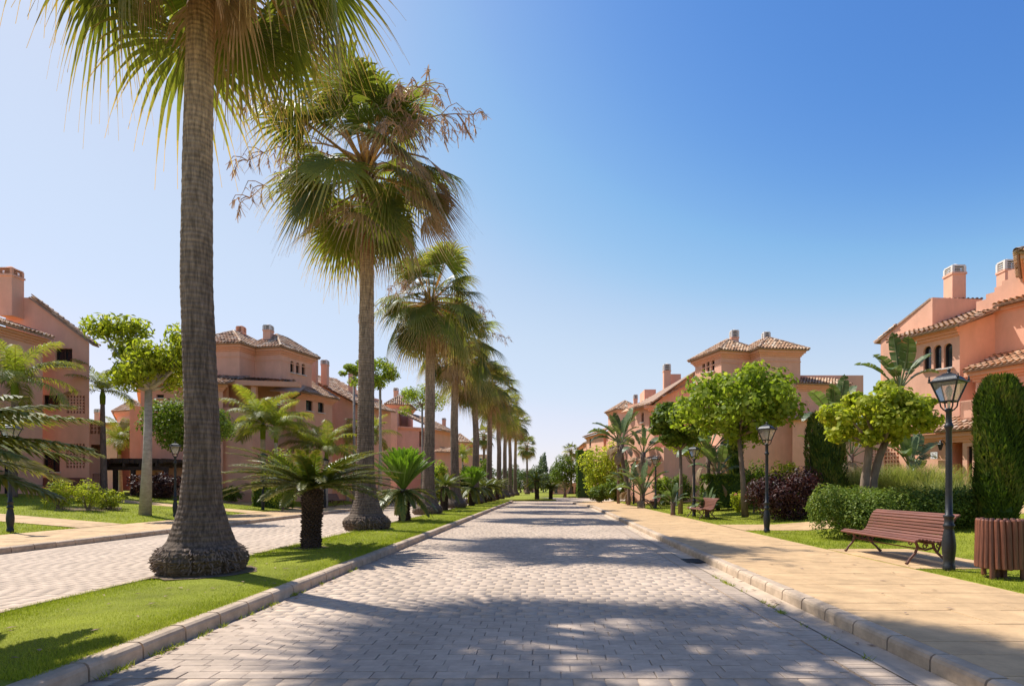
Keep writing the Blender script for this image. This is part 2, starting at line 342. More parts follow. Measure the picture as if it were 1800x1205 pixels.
def pave(parent, x0, x1, y0, y1, singles, zt=.0045, PG=PG, sg=.24):
    cells = []; y = y0; row = 0
    while y < y1:
        x = x0 + ((PW / 2 if row % 2 else 0) + random.uniform(-.05, .05) if singles else random.uniform(0, PW)) - PW
        while x < x1:
            a, b = max(x, x0), min(x + PW, x1)
            if b - a > 0.05: cells.append((a, b, y))
            x += PW
        y += PD; row += 1
    if singles:
        vis = [c for c in cells if c[2] > 4.62 and abs((c[0] + c[1]) / 2) < 3.4 and c[1] - c[0] > 0.2][:300]
        vs = set(vis)
        for c in vis:
            link('paver', random.choice(paver_me), parent, loc=((c[0] + c[1]) / 2, c[2] + PD / 2, random.uniform(0.001, 0.005)),
                 rot=(random.uniform(-0.006, 0.006), random.uniform(-0.006, 0.006), random.uniform(-0.01, 0.01) + random.choice((0, math.pi))))
        cells = [c for c in cells if c not in vs]
    c = np.array(cells); n = len(c)
    jit = lambda s: rng.uniform(-s, s, n)
    xa, xb, ya, yb = c[:, 0] + PG / 2 + jit(.002), c[:, 1] - PG / 2 + jit(.002), c[:, 2] + PG / 2 + jit(.002), c[:, 2] + PD - PG / 2 + jit(.002)
    z = zt + rng.uniform(0, 0.003, n)
    o0 = np.zeros(n)
    i = 0.003
    P = [np.stack(q, 1) for q in ((xa, ya, o0), (xb, ya, o0), (xb, yb, o0), (xa, yb, o0), (xa + i, ya + i, z), (xb - i, ya + i, z), (xb - i, yb - i, z), (xa + i, yb - i, z))]
    verts = np.stack(P, 1).reshape(-1, 3); base = (np.arange(n) * 8)[:, None]
    fs = np.concatenate([base + np.array([q]) for q in ((4, 5, 6, 7), (0, 1, 5, 4), (1, 2, 6, 5), (2, 3, 7, 6), (3, 0, 4, 7))])
    r = np.tile(np.clip(rng.normal(0.5, sg, n), 0, 1), 5)
    o = link('paver_field', np_mesh('paver_field', verts, fs, M['paver'], r), parent); o['kind'] = 'stuff'
road = road_sheet('road', -3.55, 2.78, -8, 60)
pave(road, -3.53, 2.45, 3.5, 60, True)
mb = MB(); y = 3.5                                  # soldier course along the gutter
while y < 56:
    mb.box(2.455, 2.745, y + .004, y + .096, 0, 0.011 + random.uniform(0, .003), r=random.uniform(0, .3)); y += 0.1
tag(mb.build('edge_course', M['paver'], road), kind='stuff')
road2 = road_sheet('side_road', -12.15, -6.05, -8, 60)
pave(road2, -12.1, -6.1, 6.5, 60, False, .003, .003, .1)
mb = MB(); mb.quad((-22, 60, 0.004), (60, 60, 0.004), (60, 83.8, 0.004), (-22, 83.8, 0.004))
tag(mb.build('far_junction_road', M['paver']), kind='structure')
# gutter
mb = MB()
for (xa, za), (xb, zb) in (((2.75, 0.018), (2.90, -0.004)), ((2.90, -0.004), (3.07, 0.012))):
    mb.quad((xa, -8, za), (xb, -8, zb), (xb, 56, zb), (xa, 56, za))
gut = tag(mb.build('gutter', M['gutter']), kind='structure')
gt = empty('drain_grate', (2.9, 13.7 * 0.875, 0.01), 'small dark iron drain grate in the gutter', 'drain grate')
mb = MB(); mb.box(-0.17, 0.17, -0.3, 0.3, -0.008, 0.004); mb.build('grate_recess', M['dark'], gt, world_mesh=False)
mb = MB()
for k in range(9): mb.box(-0.17, 0.17, -0.3 + k * .07, -0.265 + k * .07, 0.0, 0.016)
mb.box(-0.19, -0.16, -0.31, 0.31, 0.0, 0.014); mb.box(0.16, 0.19, -0.31, 0.31, 0.0, 0.014)
mb.build('grate_bars', M['grate'], gt, world_mesh=False)

# kerb stones: one shared mesh, laid along a path
def kerb_mesh(L=0.6, w=0.17, h=0.15):
    mb = MB(); prof = [(0, -0.1), (0.008, h - 0.045), (0.02, h - 0.018), (0.048, h), (w, h), (w, -0.1)]
    a = -L / 2 + 0.006; b = L / 2 - 0.006
    for i in range(len(prof) - 1):
        (x0, z0), (x1, z1) = prof[i], prof[i + 1]
        mb.quad((x0, a, z0), (x1, a, z1), (x1, b, z1), (x0, b, z0))
    mb.quad(*[(x, a, z) for x, z in prof][::-1]); mb.quad(*[(x, b, z) for x, z in prof])
    return mb.mesh('kerb_stone', M['concrete'])
KM = kerb_mesh()
def kerb_line(root, pts, step=0.612, y_from=-1):
    """pts: face line; stone body lies to the right of the walking direction"""
    P = [Vector((x, y, 0)) for x, y in pts]; seg = []; tot = 0
    for a, b in zip(P, P[1:]): seg.append((tot, a, b, (b - a).length)); tot += (b - a).length
    s = step / 2
    while s < tot:
        for t0, a, b, L in seg:
            if t0 <= s <= t0 + L:
                p = a.lerp(b, (s - t0) / L); d = (b - a).normalized()
                link('kerb_stone', KM, root, loc=(p.x, p.y, random.uniform(-0.003, 0.003)), rot=(random.uniform(-.004, .004), 0, math.atan2(-d.x, d.y) + random.uniform(-.006, .006)))
                break
        s += step
    return root
def kerb_root(name):
    o = bpy.data.objects.new(name, None); col.objects.link(o); o['kind'] = 'structure'; return o
def arc(cx, cy, r, a0, a1, n=8): return [(cx + r * math.cos(R(a0 + (a1 - a0) * i / n)), cy + r * math.sin(R(a0 + (a1 - a0) * i / n))) for i in range(n + 1)]
kerb_line(kerb_root('pavement_kerb'), [(3.07, 3.6), (3.07, 42), (2.75, 46), (2.2, 50), (2.05, 51.5), (2.3, 53), (3.2, 54.5), (5, 55.6), (12, 57), (30, 58)])
kerb_line(kerb_root('far_pavement_kerb'), [(-12.13, 60), (-12.13, 8)])
# median: kerb both sides, round end
mp = [(-6.08, 3.6)] + [(-6.08, 58.7)] + arc(-4.8, 58.7, 1.28, 180, 0, 10) + [(-3.53, 58.7), (-3.53, 3.6)]
kerb_line(kerb_root('median_kerb'), mp)
mb = MB(); pin = [(-5.92, 3.4), (-5.92, 58.6)] + arc(-4.8, 58.6, 1.13, 180, 0, 10) + [(-3.69, 58.6), (-3.69, 3.4)]
rows = 40
for k in range(rows):
    y0, y1 = 3.4 + 56.2 * k / rows, 3.4 + 56.2 * (k + 1) / rows
    xs = [-5.93, -5.3, -4.8, -4.2, -3.68]; zz = [0.135, 0.155, 0.16, 0.155, 0.135]
    if k >= rows - 1: xs = [-5.6, -5.2, -4.8, -4.4, -4.0]
    for i in range(4): mb.quad((xs[i], y0, zz[i]), (xs[i + 1], y0, zz[i + 1]), (xs[i + 1], y1, zz[i + 1]), (xs[i], y1, zz[i]))
tag(mb.build('median_lawn', M['lawn'], smooth=True), kind='structure')
isl = [(-9, 66), (-8, 63.5), (-5, 62.3), (-1.5, 62.3), (0.2, 63.2), (0.8, 65), (0.4, 68), (-1, 74), (-3, 82), (-9, 84)]
mb = MB(); mb.quad(*[(x, y, 0.15) for x, y in isl][::-1])
for a, b in zip(isl, isl[1:] + isl[:1]): mb.quad((*a, 0), (*b, 0), (*b, .15), (*a, .15))
tag(mb.build('far_island_lawn', M['lawn']), kind='structure')

# pavements
def pavement(name, x0, x1, y0, y1, z=0.15, rows=0.42, singles=True, xfun=None):
    mb = MB(); mb.quad((x0, y0, z - 0.012), (x1, y0, z - 0.012), (x1, y1, z - 0.012), (x0, y1, z - 0.012))
    root = tag(mb.build(name, M['slab_joint']), kind='structure')
    y = y0; cnt = 0; far = MB(); k = 0
    while y < y1 - 0.02:
        d = random.choice((rows, rows * .75, rows * 1.2)); d = min(d, y1 - y)
        x = x0
        while x < x1 - 0.02:
            w = random.choice((0.55, 0.8, 0.95, 1.15)); 
            if x1 - x - w < 0.3: w = x1 - x
            g = 0.0028; zz = z + random.uniform(-0.0015, 0.0015)
            if singles and cnt < 260 and y > 4:
                s = MB(); hw, hd = w / 2 - g, d / 2 - g
                j = lambda: random.uniform(-.004, .004)
                b = [(-hw + j(), -hd + j()), (hw + j(), -hd + j()), (hw + j(), hd + j()), (-hw + j(), hd + j())]
                s.quad(*[(a * .992, c * .985, 0) for a, c in b])
                for i in range(4):
                    p, q = b[i], b[(i + 1) % 4]
                    s.quad((p[0], p[1], -.011), (q[0], q[1], -.011), (q[0] * .992, q[1] * .985, 0), (p[0] * .992, p[1] * .985, 0))
                link('slab', s.mesh('slab', M['slab']), root, loc=(x + w / 2, y + d / 2, zz)); cnt += 1
            else:
                far.box(x + g, x + w - g, y + g, y + d - g, z - .011, zz)
            x += w
        y += d
    if far.f: tag(far.build('slab_field', M['slab'], root, world_mesh=False), kind='stuff')
    return root
pav_r = pavement('pavement', 3.24, 6.0, 2.5, 50, rows=.55)
pav_l = pavement('far_pavement', -15.4, -12.3, 10, 58, rows=0.6, singles=False)
mb = MB()
pts = [(3.24, 42), (2.92, 46), (2.37, 50), (2.25, 51.5), (2.45, 52.8), (3.3, 54.2), (5, 55.3), (12, 56.8), (30, 57.8), (30, 53), (6, 50), (3.24, 50)]
mb.quad(*[(x, y, 0.148) for x, y in pts][::-1]); tag(mb.build('pavement_tip', M['slab']), kind='structure')
def path(name, pts, dz=0.012):
    """pts: list of (left point, right point) pairs, laid on the lawn"""
    mb = MB(); P = []
    for a, b in pts: P.append(((*a, terrain(*a) + dz), (*b, terrain(*b) + dz)))
    for (a, b), (c, d) in zip(P, P[1:]): mb.quad(a, b, d, c)
    return tag(mb.build(name, M['slab']), kind='structure')
path('garden_path', [((x, 18.4 + max(0, x - 6) * .02), (x, 21.2 + max(0, x - 6) * .02)) for x in (6.0, 8, 11, 14, 17, 19.5, 26)][::-1])
path('entrance_path', [((x, 19.6), (x, 21.6)) for x in (-32, -27, -24, -21, -18, -15.4)])
path('house_path', [((x, 30.6), (x, 32.3)) for x in (-36, -30, -27, -24, -21, -18, -15.4)])
path('house_path_beyond', [((x, 36), (x, 38.4)) for x in (-22, -21, -18, -15.4)])
mb = MB(); mb.box(6.02, 7.75, 9.8, 12.9, 0.1, 0.162); tag(mb.build('bench_pad', M['slab']), kind='structure')

# ================================================================== GRASS BLADES
def blades(name, n, xf, yf, zf, h0, h1, width, weights=None):
    x = xf(n); y = yf(n); z = zf(x, y)
    s = np.clip(y / 11.0, 0.8, 3.2)
    h = rng.uniform(h0, h1, n) * np.clip(s, .8, 1.4); a = rng.uniform(0, 2 * np.pi, n); lean = rng.uniform(0.1, 0.9, n) * h
    w = width * s * rng.uniform(.7, 1.3, n)
    b = rng.uniform(0, 2 * np.pi, n)
    p0 = np.stack((x - np.cos(a) * w, y - np.sin(a) * w, z), 1); p1 = np.stack((x + np.cos(a) * w, y + np.sin(a) * w, z), 1)
    p2 = np.stack((x + np.cos(b) * lean, y + np.sin(b) * lean, z + h), 1)
    v = np.stack((p0, p1, p2), 1).reshape(-1, 3); f = np.arange(n * 3).reshape(-1, 3)
    patch = 0.5 + 0.25 * np.sin(x * 1.7 + np.sin(y * .9)) * np.cos(y * 1.1 + x * .6)
    r = np.clip(patch + rng.normal(0, .22, n), 0, 1)
    return link(name, np_mesh(name, v, f, M['blade'], r))
def ydist(y0, y1):      # more blades nearer the camera
    return lambda n: 1.0 / (1 / y0 - rng.uniform(0, 1, n) * (1 / y0 - 1 / y1))
tz = np.vectorize(terrain)
tag(blades('median_grass', 150000, lambda n: rng.uniform(-5.95, -3.66, n), ydist(4.2, 58), lambda x, y: np.full(len(x), .135), .025, .06, .0035),
    'short bright green grass growing on the median strip', 'grass', kind='stuff')
def yr(y): return y
def right_xy(n):
    y = ydist(7.0, 50)(n); x = 6.03 + rng.uniform(0, 1, n) ** 1.3 * np.minimum(y * .8, 14)
    ok = ~(((y > 18.3) & (y < 21.3)) | ((x < 7.8) & (y > 9.75) & (y < 12.95)))
    return x[ok], y[ok]
rx, ry = right_xy(90000)
tag(blades('roadside_grass', len(rx), lambda n: rx, lambda n: ry, lambda x, y: tz(x, y) - .005, .025, .06, .004),
    'short grass of the lawn along the right pavement', 'grass', kind='stuff')
ly = ydist(14, 60)(80000); lx = -15.45 - rng.uniform(0, 1, 80000) ** 1.2 * 14
ok = ~(((ly > 19.5) & (ly < 21.7)) | ((ly > 30.5) & (ly < 32.4)) | ((ly > 35.9) & (ly < 38.5)))
lx, ly = lx[ok], ly[ok]
tag(blades('far_lawn_grass', len(lx), lambda n: lx, lambda n: ly, lambda x, y: tz(x, y) - .005, .025, .055, .004),
    'short grass of the lawn before the left houses', 'grass', kind='stuff')
mb = MB()                                           # weeds in the kerb joint
vv = []; ff = []
for k in range(46):
    side = k % 3
    cx, cy = (-3.51 + random.uniform(0, .05), random.uniform(4.6, 11)) if side else (2.74 + random.uniform(-.02, .02), random.uniform(5, 10))
    for q in range(random.randint(6, 22)):
        a = random.uniform(0, 6.28); L = random.uniform(.02, .07); h = random.uniform(.01, .06)
        x, y = cx + random.uniform(-.03, .03), cy + random.uniform(-.07, .07)
        mb.quad((x - .005, y, .01), (x + .005, y, .01), (x + L * math.cos(a), y + L * math.sin(a), .01 + h), r=random.random())
tag(mb.build('kerb_weeds', M['blade']), 'small weeds growing in the joint along the kerbs', 'weeds', kind='stuff')

mb = MB()                                           # fallen dry leaf scraps
for k in range(420):
    u_ = random.random()
    if u_ < .35: x, y, z = random.uniform(-5.9, -3.75), random.uniform(4.5, 22), .18
    elif u_ < .6: x, y, z = -3.5 + abs(random.gauss(0, .12)), random.uniform(4.6, 24), .016
    elif u_ < .8: x, y, z = 2.95 + random.gauss(0, .06), random.uniform(5, 26), .012
    else: x, y, z = random.uniform(3.4, 9), random.uniform(5, 24), .16
    a = random.uniform(0, 6.28); L = random.uniform(.015, .06); w = L * random.uniform(.2, .5); c_, s_ = math.cos(a), math.sin(a)
    mb.quad((x - c_ * L, y - s_ * L, z), (x + s_ * w, y - c_ * w, z + .008), (x + c_ * L, y + s_ * L, z + .004), (x - s_ * w, y + c_ * w, z + .008), r=random.uniform(.8, 1))
tag(mb.build('leaf_litter', M['mortar']), 'scattered dry leaf scraps on road edge and grass', 'litter', kind='stuff')
for (x, y) in ((-5.5, 9.45), (-5.76, 18.9), (-6.0, 29.6), (-5.22, 13.1), (-5.7, 23.6)):
    mb = MB(); rr = .80 if x in (-5.5, -5.76, -6.0) else .34
    ring = [(x + rr * random.uniform(.92, 1.16) * math.cos(a), y + rr * random.uniform(.92, 1.16) * math.sin(a)) for a in np.linspace(0, 6.283, 25)[:-1]]
    mb.quad(*[(max(min(p, -3.7), -5.92), q, .168) for p, q in ring]); tag(mb.build('bare_soil', M['soil']), kind='structure')

# ================================================================== BUILDINGS
def stucco_obj(mb, name, parent, m='stucco'): return mb.build(name, M[m], parent)
def wall(parent, A, B, z0, zA, zB, ops=(), depth=0.22):
    """outer face to the right of A->B ; ops: (kind, px0, px1, py0, py1[, extra]) in photo pixels"""
    ax, ay = A; bx, by = B; L = math.hypot(bx - ax, by - ay); ux, uy = (bx - ax) / L, (by - ay) / L; nx, ny = uy, -ux
    def at(u, z, d=0.0): return (ax + ux * u - nx * d, ay + uy * u - ny * d, z)
    def u_of(px):
        k = (px - VPX) / FPX           # X = k*Y
        den = ux - k * uy
        return (k * ay - ax) / den
    H = []
    for o in ops:
        kind, p0, p1, q0, q1 = o[:5]
        u0, u1 = sorted((u_of(p0), u_of(p1))); Y = ay + uy * (u0 + u1) / 2
        za, zb = ZY(q1, Y), ZY(q0, Y)
        H.append((kind, max(u0, .05), min(u1, L - .05), max(za, z0 + .05), zb, o[5:] if len(o) > 5 else ()))
    mb = MB(); us = sorted({0.0, L, *[h[1] for h in H], *[h[2] for h in H]})
    zt = max([h[4] for h in H], default=z0 + .1); zs = sorted({z0, zt, *[h[3] for h in H], *[h[4] for h in H]})
    top = lambda u: zA + (zB - zA) * u / L
    for i in range(len(us) - 1):
        um = (us[i] + us[i + 1]) / 2
        for j in range(len(zs) - 1):
            zm = (zs[j] + zs[j + 1]) / 2
            if any(h[1] < um < h[2] and h[3] < zm < h[4] for h in H): continue
            mb.quad(at(us[i], zs[j]), at(us[i + 1], zs[j]), at(us[i + 1], zs[j + 1]), at(us[i], zs[j + 1]))
        mb.quad(at(us[i], zs[-1]), at(us[i + 1], zs[-1]), at(us[i + 1], top(us[i + 1])), at(us[i], top(us[i])))
    kids = []
    for kind, u0, u1, a, b, ex in H:
        out = [(u0, a), (u1, a), (u1, b), (u0, b)]
        if kind == 'arch':
            r = (u1 - u0) / 2; cu = (u0 + u1) / 2; zs_ = b - r
            arcp = [(cu + r * math.cos(R(t)), zs_ + r * math.sin(R(t))) for t in range(0, 181, 15)]
            for (p, q) in zip(arcp, arcp[1:]): mb.quad(at(p[0], p[1]), at(p[0], b), at(q[0], b), at(q[0], q[1]))
            out = [(u0, a), (u1, a)] + arcp
        dp = {'lattice': 0.3, 'hole': 1.6, 'door': .3}.get(kind, depth)
        for p, q in zip(out, out[1:] + out[:1]): mb.quad(at(*p), at(*p, dp), at(*q, dp), at(*q))
        if kind in ('lattice', 'hole'): mb.quad(*[at(*p, dp) for p in out])
        kids.append((kind, u0, u1, a, b, out, ex))
    w = mb.build('wall', M['stucco'], parent)
    for kind, u0, u1, a, b, out, ex in kids:
        if kind in ('win', 'arch', 'door'):
            d0 = depth - .05; f = MB(); t = 0.06
            def bar(ua, ub, za, zb_): 
                c = at((ua + ub) / 2, (za + zb_) / 2, d0); f.obox(c, (ux, uy, 0), (nx, ny, 0), (0, 0, 1), (ub - ua) / 2, .035, (zb_ - za) / 2)
            bar(u0, u0 + t, a, b); bar(u1 - t, u1, a, b); bar(u0 + t, u1 - t, a, a + t); bar(u0 + t, u1 - t, b - t, b)
            if kind == 'win' and u1 - u0 > .7: bar((u0 + u1) / 2 - .035, (u0 + u1) / 2 + .035, a + t, b - t)
            wo = f.build('door' if kind == 'door' else 'window', M['frame'], parent)
            g = MB(); g.quad(*[at(*p, depth - .012) for p in out]); po = link('pane', g.mesh('pane', M['dark'] if kind == 'door' else M['glass']), wo)
            if kind != 'door':
                s = MB(); s.obox(at((u0 + u1) / 2, a - .03, -.03), (ux, uy, 0), (nx, ny, 0), (0, 0, 1), (u1 - u0) / 2 + .06, .09, .03)
                so = link('sill', s.mesh('sill', M['white']), wo)
        elif kind == 'lattice':
            nu, nv = ex[0] if ex else (max(2, round((u1 - u0) / .2)), max(2, round((b - a) / .2)))
            f = MB(); du, dv = (u1 - u0) / nu, (b - a) / nv; t = du * .22
            for i in range(1, nu): f.obox(at(u0 + du * i, (a + b) / 2, .08), (ux, uy, 0), (nx, ny, 0), (0, 0, 1), t, .06, (b - a) / 2)
            for i in range(1, nv):
                for k in range(nu):
                    f.obox(at(u0 + du * (k + .5), a + dv * i, .08), (ux, uy, 0), (nx, ny, 0), (0, 0, 1), du / 2 - t, .058, t)
            f.build('lattice', M['stucco'], parent)
    return w
def offset(poly, d):
    n = len(poly); out = []
    for i in range(n):
        a, b, c = map(Vector, (poly[i - 1], poly[i], poly[(i + 1) % n]))
        e1 = (b - a).normalized(); e2 = (c - b).normalized()
        n1 = Vector((e1.y, -e1.x)); n2 = Vector((e2.y, -e2.x)); bis = (n1 + n2)
        bis = bis / max(bis.length_squared, 1e-6) * 2
        k = 1.0 / max(1e-3, (1 + n1.dot(n2)) / 2) ** .5
        bis = (n1 + n2).normalized() * min(k, 2.0)
        out.append(tuple(b + bis * d))
    return out
def block(parent, foot, z1, z0=-0.2, ops=None, cornice=0, cap=True):
    """foot: counter-clockwise corners; z1 one height or one per corner"""
    n = len(foot); zt = z1 if hasattr(z1, '__len__') else [z1] * n; ops = ops or {}
    for i in range(n):
        wall(parent, foot[i], foot[(i + 1) % n], z0, zt[i], zt[(i + 1) % n], ops.get(i, ()))
    if cap:
        mb = MB(); mb.quad(*[(x, y, z - .002) for (x, y), z in zip(foot, zt)]); mb.build('flat_top', M['stucco'], parent)
    if cornice:
        mb = MB(); steps = [(0.07, -.42, -.30), (0.15, -.30, -.18), (0.26, -.18, 0.0)]
        for d, a, b in steps:
            o = offset(foot, d)
            for i in range(n):
                j = (i + 1) % n
                p, q = foot[i], foot[j]; P, Q = o[i], o[j]
                mb.quad((*P, zt[i] + a), (*Q, zt[j] + a), (*Q, zt[j] + b), (*P, zt[i] + b))
                mb.quad((*p, zt[i] + a), (*q, zt[j] + a), (*Q, zt[j] + a), (*P, zt[i] + a))
                mb.quad((*P, zt[i] + b), (*Q, zt[j] + b), (*q, zt[j] + b), (*p, zt[i] + b))
        mb.build('cornice', M['stucco_trim'], parent)
def roof_plane(parent, pts, sp=0.235, course=0.36, ridge=()):
    """planar roof polygon, eave edge first (pts[0]->pts[1])"""
    P = [Vector(p) for p in pts]; u = (P[1] - P[0]).normalized()
    nrm = Vector((0, 0, 0))
    for i in range(1, len(P) - 1): nrm += (P[i] - P[0]).cross(P[i + 1] - P[0])
    nrm.normalize()
    if nrm.z < 0: nrm = -nrm
    v = nrm.cross(u); 
    if v.z < 0: v = -v
    uv = [((p - P[0]).dot(u), (p - P[0]).dot(v)) for p in P]
    deck = MB(); lo = [tuple(p - nrm * .09) for p in P]; deck.quad(*[tuple(p) for p in P]); deck.quad(*lo[::-1])
    for i in range(len(P)): j = (i + 1) % len(P); deck.quad(lo[i], lo[j], tuple(P[j]), tuple(P[i]))
    ro = deck.build('roof', M['mortar'], parent)
    umin, umax = min(a for a, b in uv), max(a for a, b in uv)
    n = max(1, int((umax - umin) / sp)); sp = (umax - umin) / n; T = MB()
    r = sp * .40
    for k in range(n):
        uc = umin + (k + .5) * sp; vs = []
        for i in range(len(uv)):
            (a, b), (c, d) = uv[i], uv[(i + 1) % len(uv)]
            if (a - uc) * (c - uc) < 0: vs.append(b + (d - b) * (uc - a) / (c - a))
        if len(vs) < 2: continue
        v0, v1 = min(vs) - .06, max(vs); w = v0
        while w < v1 - .03:
            e = min(w + course, v1); jr = random.uniform(-.012, .012); rr = r * random.uniform(.93, 1.06); hh = random.uniform(0, .012)
            col_r = min(1, max(0, random.gauss(.52, .26)))
            i0 = len(T.v)
            for (vv_, lift, rs) in ((w, .045 + hh, 1.0), (e + .02, .012, .84)):
                for t in range(5):
                    an = math.pi * t / 4
                    q = P[0] + u * (uc + jr + rr * rs * math.cos(an)) + v * vv_ + nrm * (lift + rr * rs * .95 * math.sin(an) - .005)
                    T.v.append(tuple(q))
            for t in range(4):
                T.f.append((i0 + t, i0 + t + 1, i0 + 6 + t, i0 + 5 + t)); T.r.append(col_r)
            w += course
    if T.f:
        to = link('roof_tiles', T.mesh('roof_tiles', M['tile']), ro); to['kind'] = 'stuff'
    return ro
def ridge_cap(parent, a, b, r=.11):
    a, b = Vector(a), Vector(b); L = (b - a).length; n = max(1, int(L / .38)); mb = MB(); d = (b - a).normalized()
    s = d.cross(Vector((0, 0, 1))).normalized(); up = s.cross(d)
    for k in range(n):
        i0 = len(mb.v)
        for (t, rr) in ((k / n, r * 1.08), ((k + 1.1) / n, r * .9)):
            p = a + (b - a) * t
            for q in range(5):
                an = math.pi * q / 4; mb.v.append(tuple(p + s * rr * math.cos(an) + up * (rr * math.sin(an) + .03)))
        for q in range(4): mb.f.append((i0 + q, i0 + q + 1, i0 + 6 + q, i0 + 5 + q)); mb.r.append(random.random())
    mb.build('ridge_tiles', M['tile'], parent, kind='stuff')
def hip_roof(parent, foot, z, rise, over=.42):
    f = offset(foot, over); c = [Vector((*p, z)) for p in f]
    m1 = (c[0] + c[1]) / 2; m2 = (c[2] + c[3]) / 2; n1 = (c[1] + c[2]) / 2; n2 = (c[3] + c[0]) / 2
    La, Lb = (m2 - m1).length, (n2 - n1).length
    if La >= Lb: inset = Lb / 2; a = m1 + (m2 - m1) * inset / La; b = m2 + (m1 - m2) * inset / La
    else: inset = La / 2; a = n1 + (n2 - n1) * inset / Lb; b = n2 + (n1 - n2) * inset / Lb
    a.z = b.z = z + rise
    if La >= Lb: faces = [(c[0], c[1], a), (c[1], c[2], b, a), (c[2], c[3], b), (c[3], c[0], a, b)]; hips = [(c[0], a), (c[1], a), (c[2], b), (c[3], b), (a, b)]
    else: faces = [(c[1], c[2], a), (c[2], c[3], b, a), (c[3], c[0], b), (c[0], c[1], a, b)]; hips = [(c[1], a), (c[2], a), (c[3], b), (c[0], b), (a, b)]
    for q in faces: roof_plane(parent, q)
    for h in hips:
        if (h[0] - h[1]).length > .2: ridge_cap(parent, *h)
def chimney(parent, px0, px1, Y, ybase, yshoulder, ytop, white=True):
    x0, x1 = V(px0, Y)[0], V(px1, Y)[0]; w = x1 - x0; cx = (x0 + x1) / 2; zb, zs, zt = ZY(ybase, Y), ZY(yshoulder, Y), ZY(ytop, Y)
    mb = MB(); h = w * .42; mb.box(cx - h, cx + h, Y - h, Y + h, zb - 1.2, zs - .08); mb.box(cx - h * 1.12, cx + h * 1.12, Y - h * 1.12, Y + h * 1.12, zs - .08, zs + .02)
    ch = mb.build('chimney', M['stucco'], parent)
    c = MB(); m = h * .86; hh = zt - zs - m * .55
    for sx in (-1, 1):
        for sy in (-1, 1): c.box(cx + sx * m - .06, cx + sx * m + .06, Y + sy * m - .06, Y + sy * m + .06, zs + .02, zs + hh)
    for k in range(1, 4):
        zz = zs + hh * k / 4
        for sy in (-1, 1):
            c.box(cx - m + .06, cx + m - .06, Y + sy * m - .03, Y + sy * m + .03, zz - hh * .045, zz + hh * .045); c.box(cx + sy * m - .03, cx + sy * m + .03, Y - m + .06, Y + m - .06, zz - hh * .045, zz + hh * .045)
    c.box(cx - m * 1.12, cx + m * 1.12, Y - m * 1.12, Y + m * 1.12, zs + hh, zs + hh + .07)
    c.lathe([(m * 1.05, zs + hh + .07), (m * .8, zs + hh + m * .35), (m * .4, zs + hh + m * .6), (.04, zs + hh + m * .72)], 10, (cx, Y, 0))
    co = link('chimney_cap', c.mesh('chimney_cap', M['white'] if white else M['stucco_trim']), ch)
    k = MB(); k.box(cx - m * .55, cx + m * .55, Y - m * .55, Y + m * .55, zs, zs + hh * .98)
    ko = link('flue', k.mesh('flue', M['dark']), ch)
    return ch
def house(loc, label): return empty('house', (loc[0], loc[1], 0), label, 'house', 'terracotta houses along the avenue')
def along(p, d, t): return (p[0] + d[0] * t, p[1] + d[1] * t)
DR = (-0.41, 0.912)          # road-facing walls on the right run this way going away
DL = (0.383, 0.924)
# ---------------- right, near house
b = house(V(1700, 29), 'near right terracotta house with three arched windows and a stepped gable')
C1 = V(1687, 27); A1 = along(C1, DR, 3.75)
back = (5.5, 1.5)
foot = [C1, (C1[0] + 3.4, C1[1] + .15), (A1[0] + 7, A1[1] + 2), A1]
block(b, foot, [8.75, 10.0, 10.0, 8.75], ops={3: [('arch', 1623, 1637, 608, 650), ('arch', 1641, 1655, 606, 648.5), ('arch', 1659, 1674, 603, 646), ('lattice', 1553, 1580, 780, 828, (5, 7))]})
mb = MB()                                           # stepped corbels under the eave of the arched wall
for d, z in ((.10, 8.42), (.2, 8.54), (.30, 8.66)):
    n_ = (-.912, -.41); p, q = C1, along(C1, DR, 3.0)
    mb.obox(((p[0] + q[0]) / 2 + n_[0] * d / 2, (p[1] + q[1]) / 2 + n_[1] * d / 2, z), (DR[0], DR[1], 0), (n_[0], n_[1], 0), (0, 0, 1), 1.5, d / 2 + .01, .055)
mb.build('cornice', M['stucco_trim'], b)
n_ = (-.912, -.41); e0 = (C1[0] + n_[0] * .5 + .1, C1[1] + n_[1] * .5 - .25); e1 = along(e0, DR, 3.5)
roof_plane(b, [(*e1, 8.72), (*e0, 8.72), (e0[0] + 3.9, e0[1] + .4, 10.25), (e1[0] + 3.9, e1[1] + 1.1, 10.25)])
G0, G1 = V(1639, 28.8), V(1548, 31.6)
block(b, [G0, (G0[0] + 2.6, G0[1] + .3), (G1[0] + 3.4, G1[1] + 1), G1], [10.62, 10.62, 9.25, 9.25], z0=6)
roof_plane(b, [(G1[0] - .2, G1[1] + .3, 9.2), (G1[0] + 3.6, G1[1] + 1.3, 9.2), (G0[0] + 2.9, G0[1] + .45, 10.63), (G0[0] - .06, G0[1] + .12, 10.63)])
chimney(b, 1664, 1692, 29.6, 525, 483, 466)
# stepped lit gable
s0 = V(1716, 27.8); dS = (-DR[0], -DR[1]); zs_ = [10.1, 10.32, 10.52, 10.72, 11.1]; L = 0.0
mb = MB(); lens = [.42, .36, .30, .25, 3.2]
tn = (.912, .41)
for zz, ln in zip(zs_, lens):
    p, q = along(s0, dS, L), along(s0, dS, L + ln)
    mb.obox(((p[0] + q[0]) / 2 + tn[0] * .15, (p[1] + q[1]) / 2 + tn[1] * .15, (zz + 7.5) / 2), (dS[0], dS[1], 0), (tn[0], tn[1], 0), (0, 0, 1), ln / 2, .15, (zz - 7.5) / 2); L += ln
mb.build('stepped_gable', M['stucco'], b)
chimney(b, 1757, 1781, 28.2, 492, 477, 457)
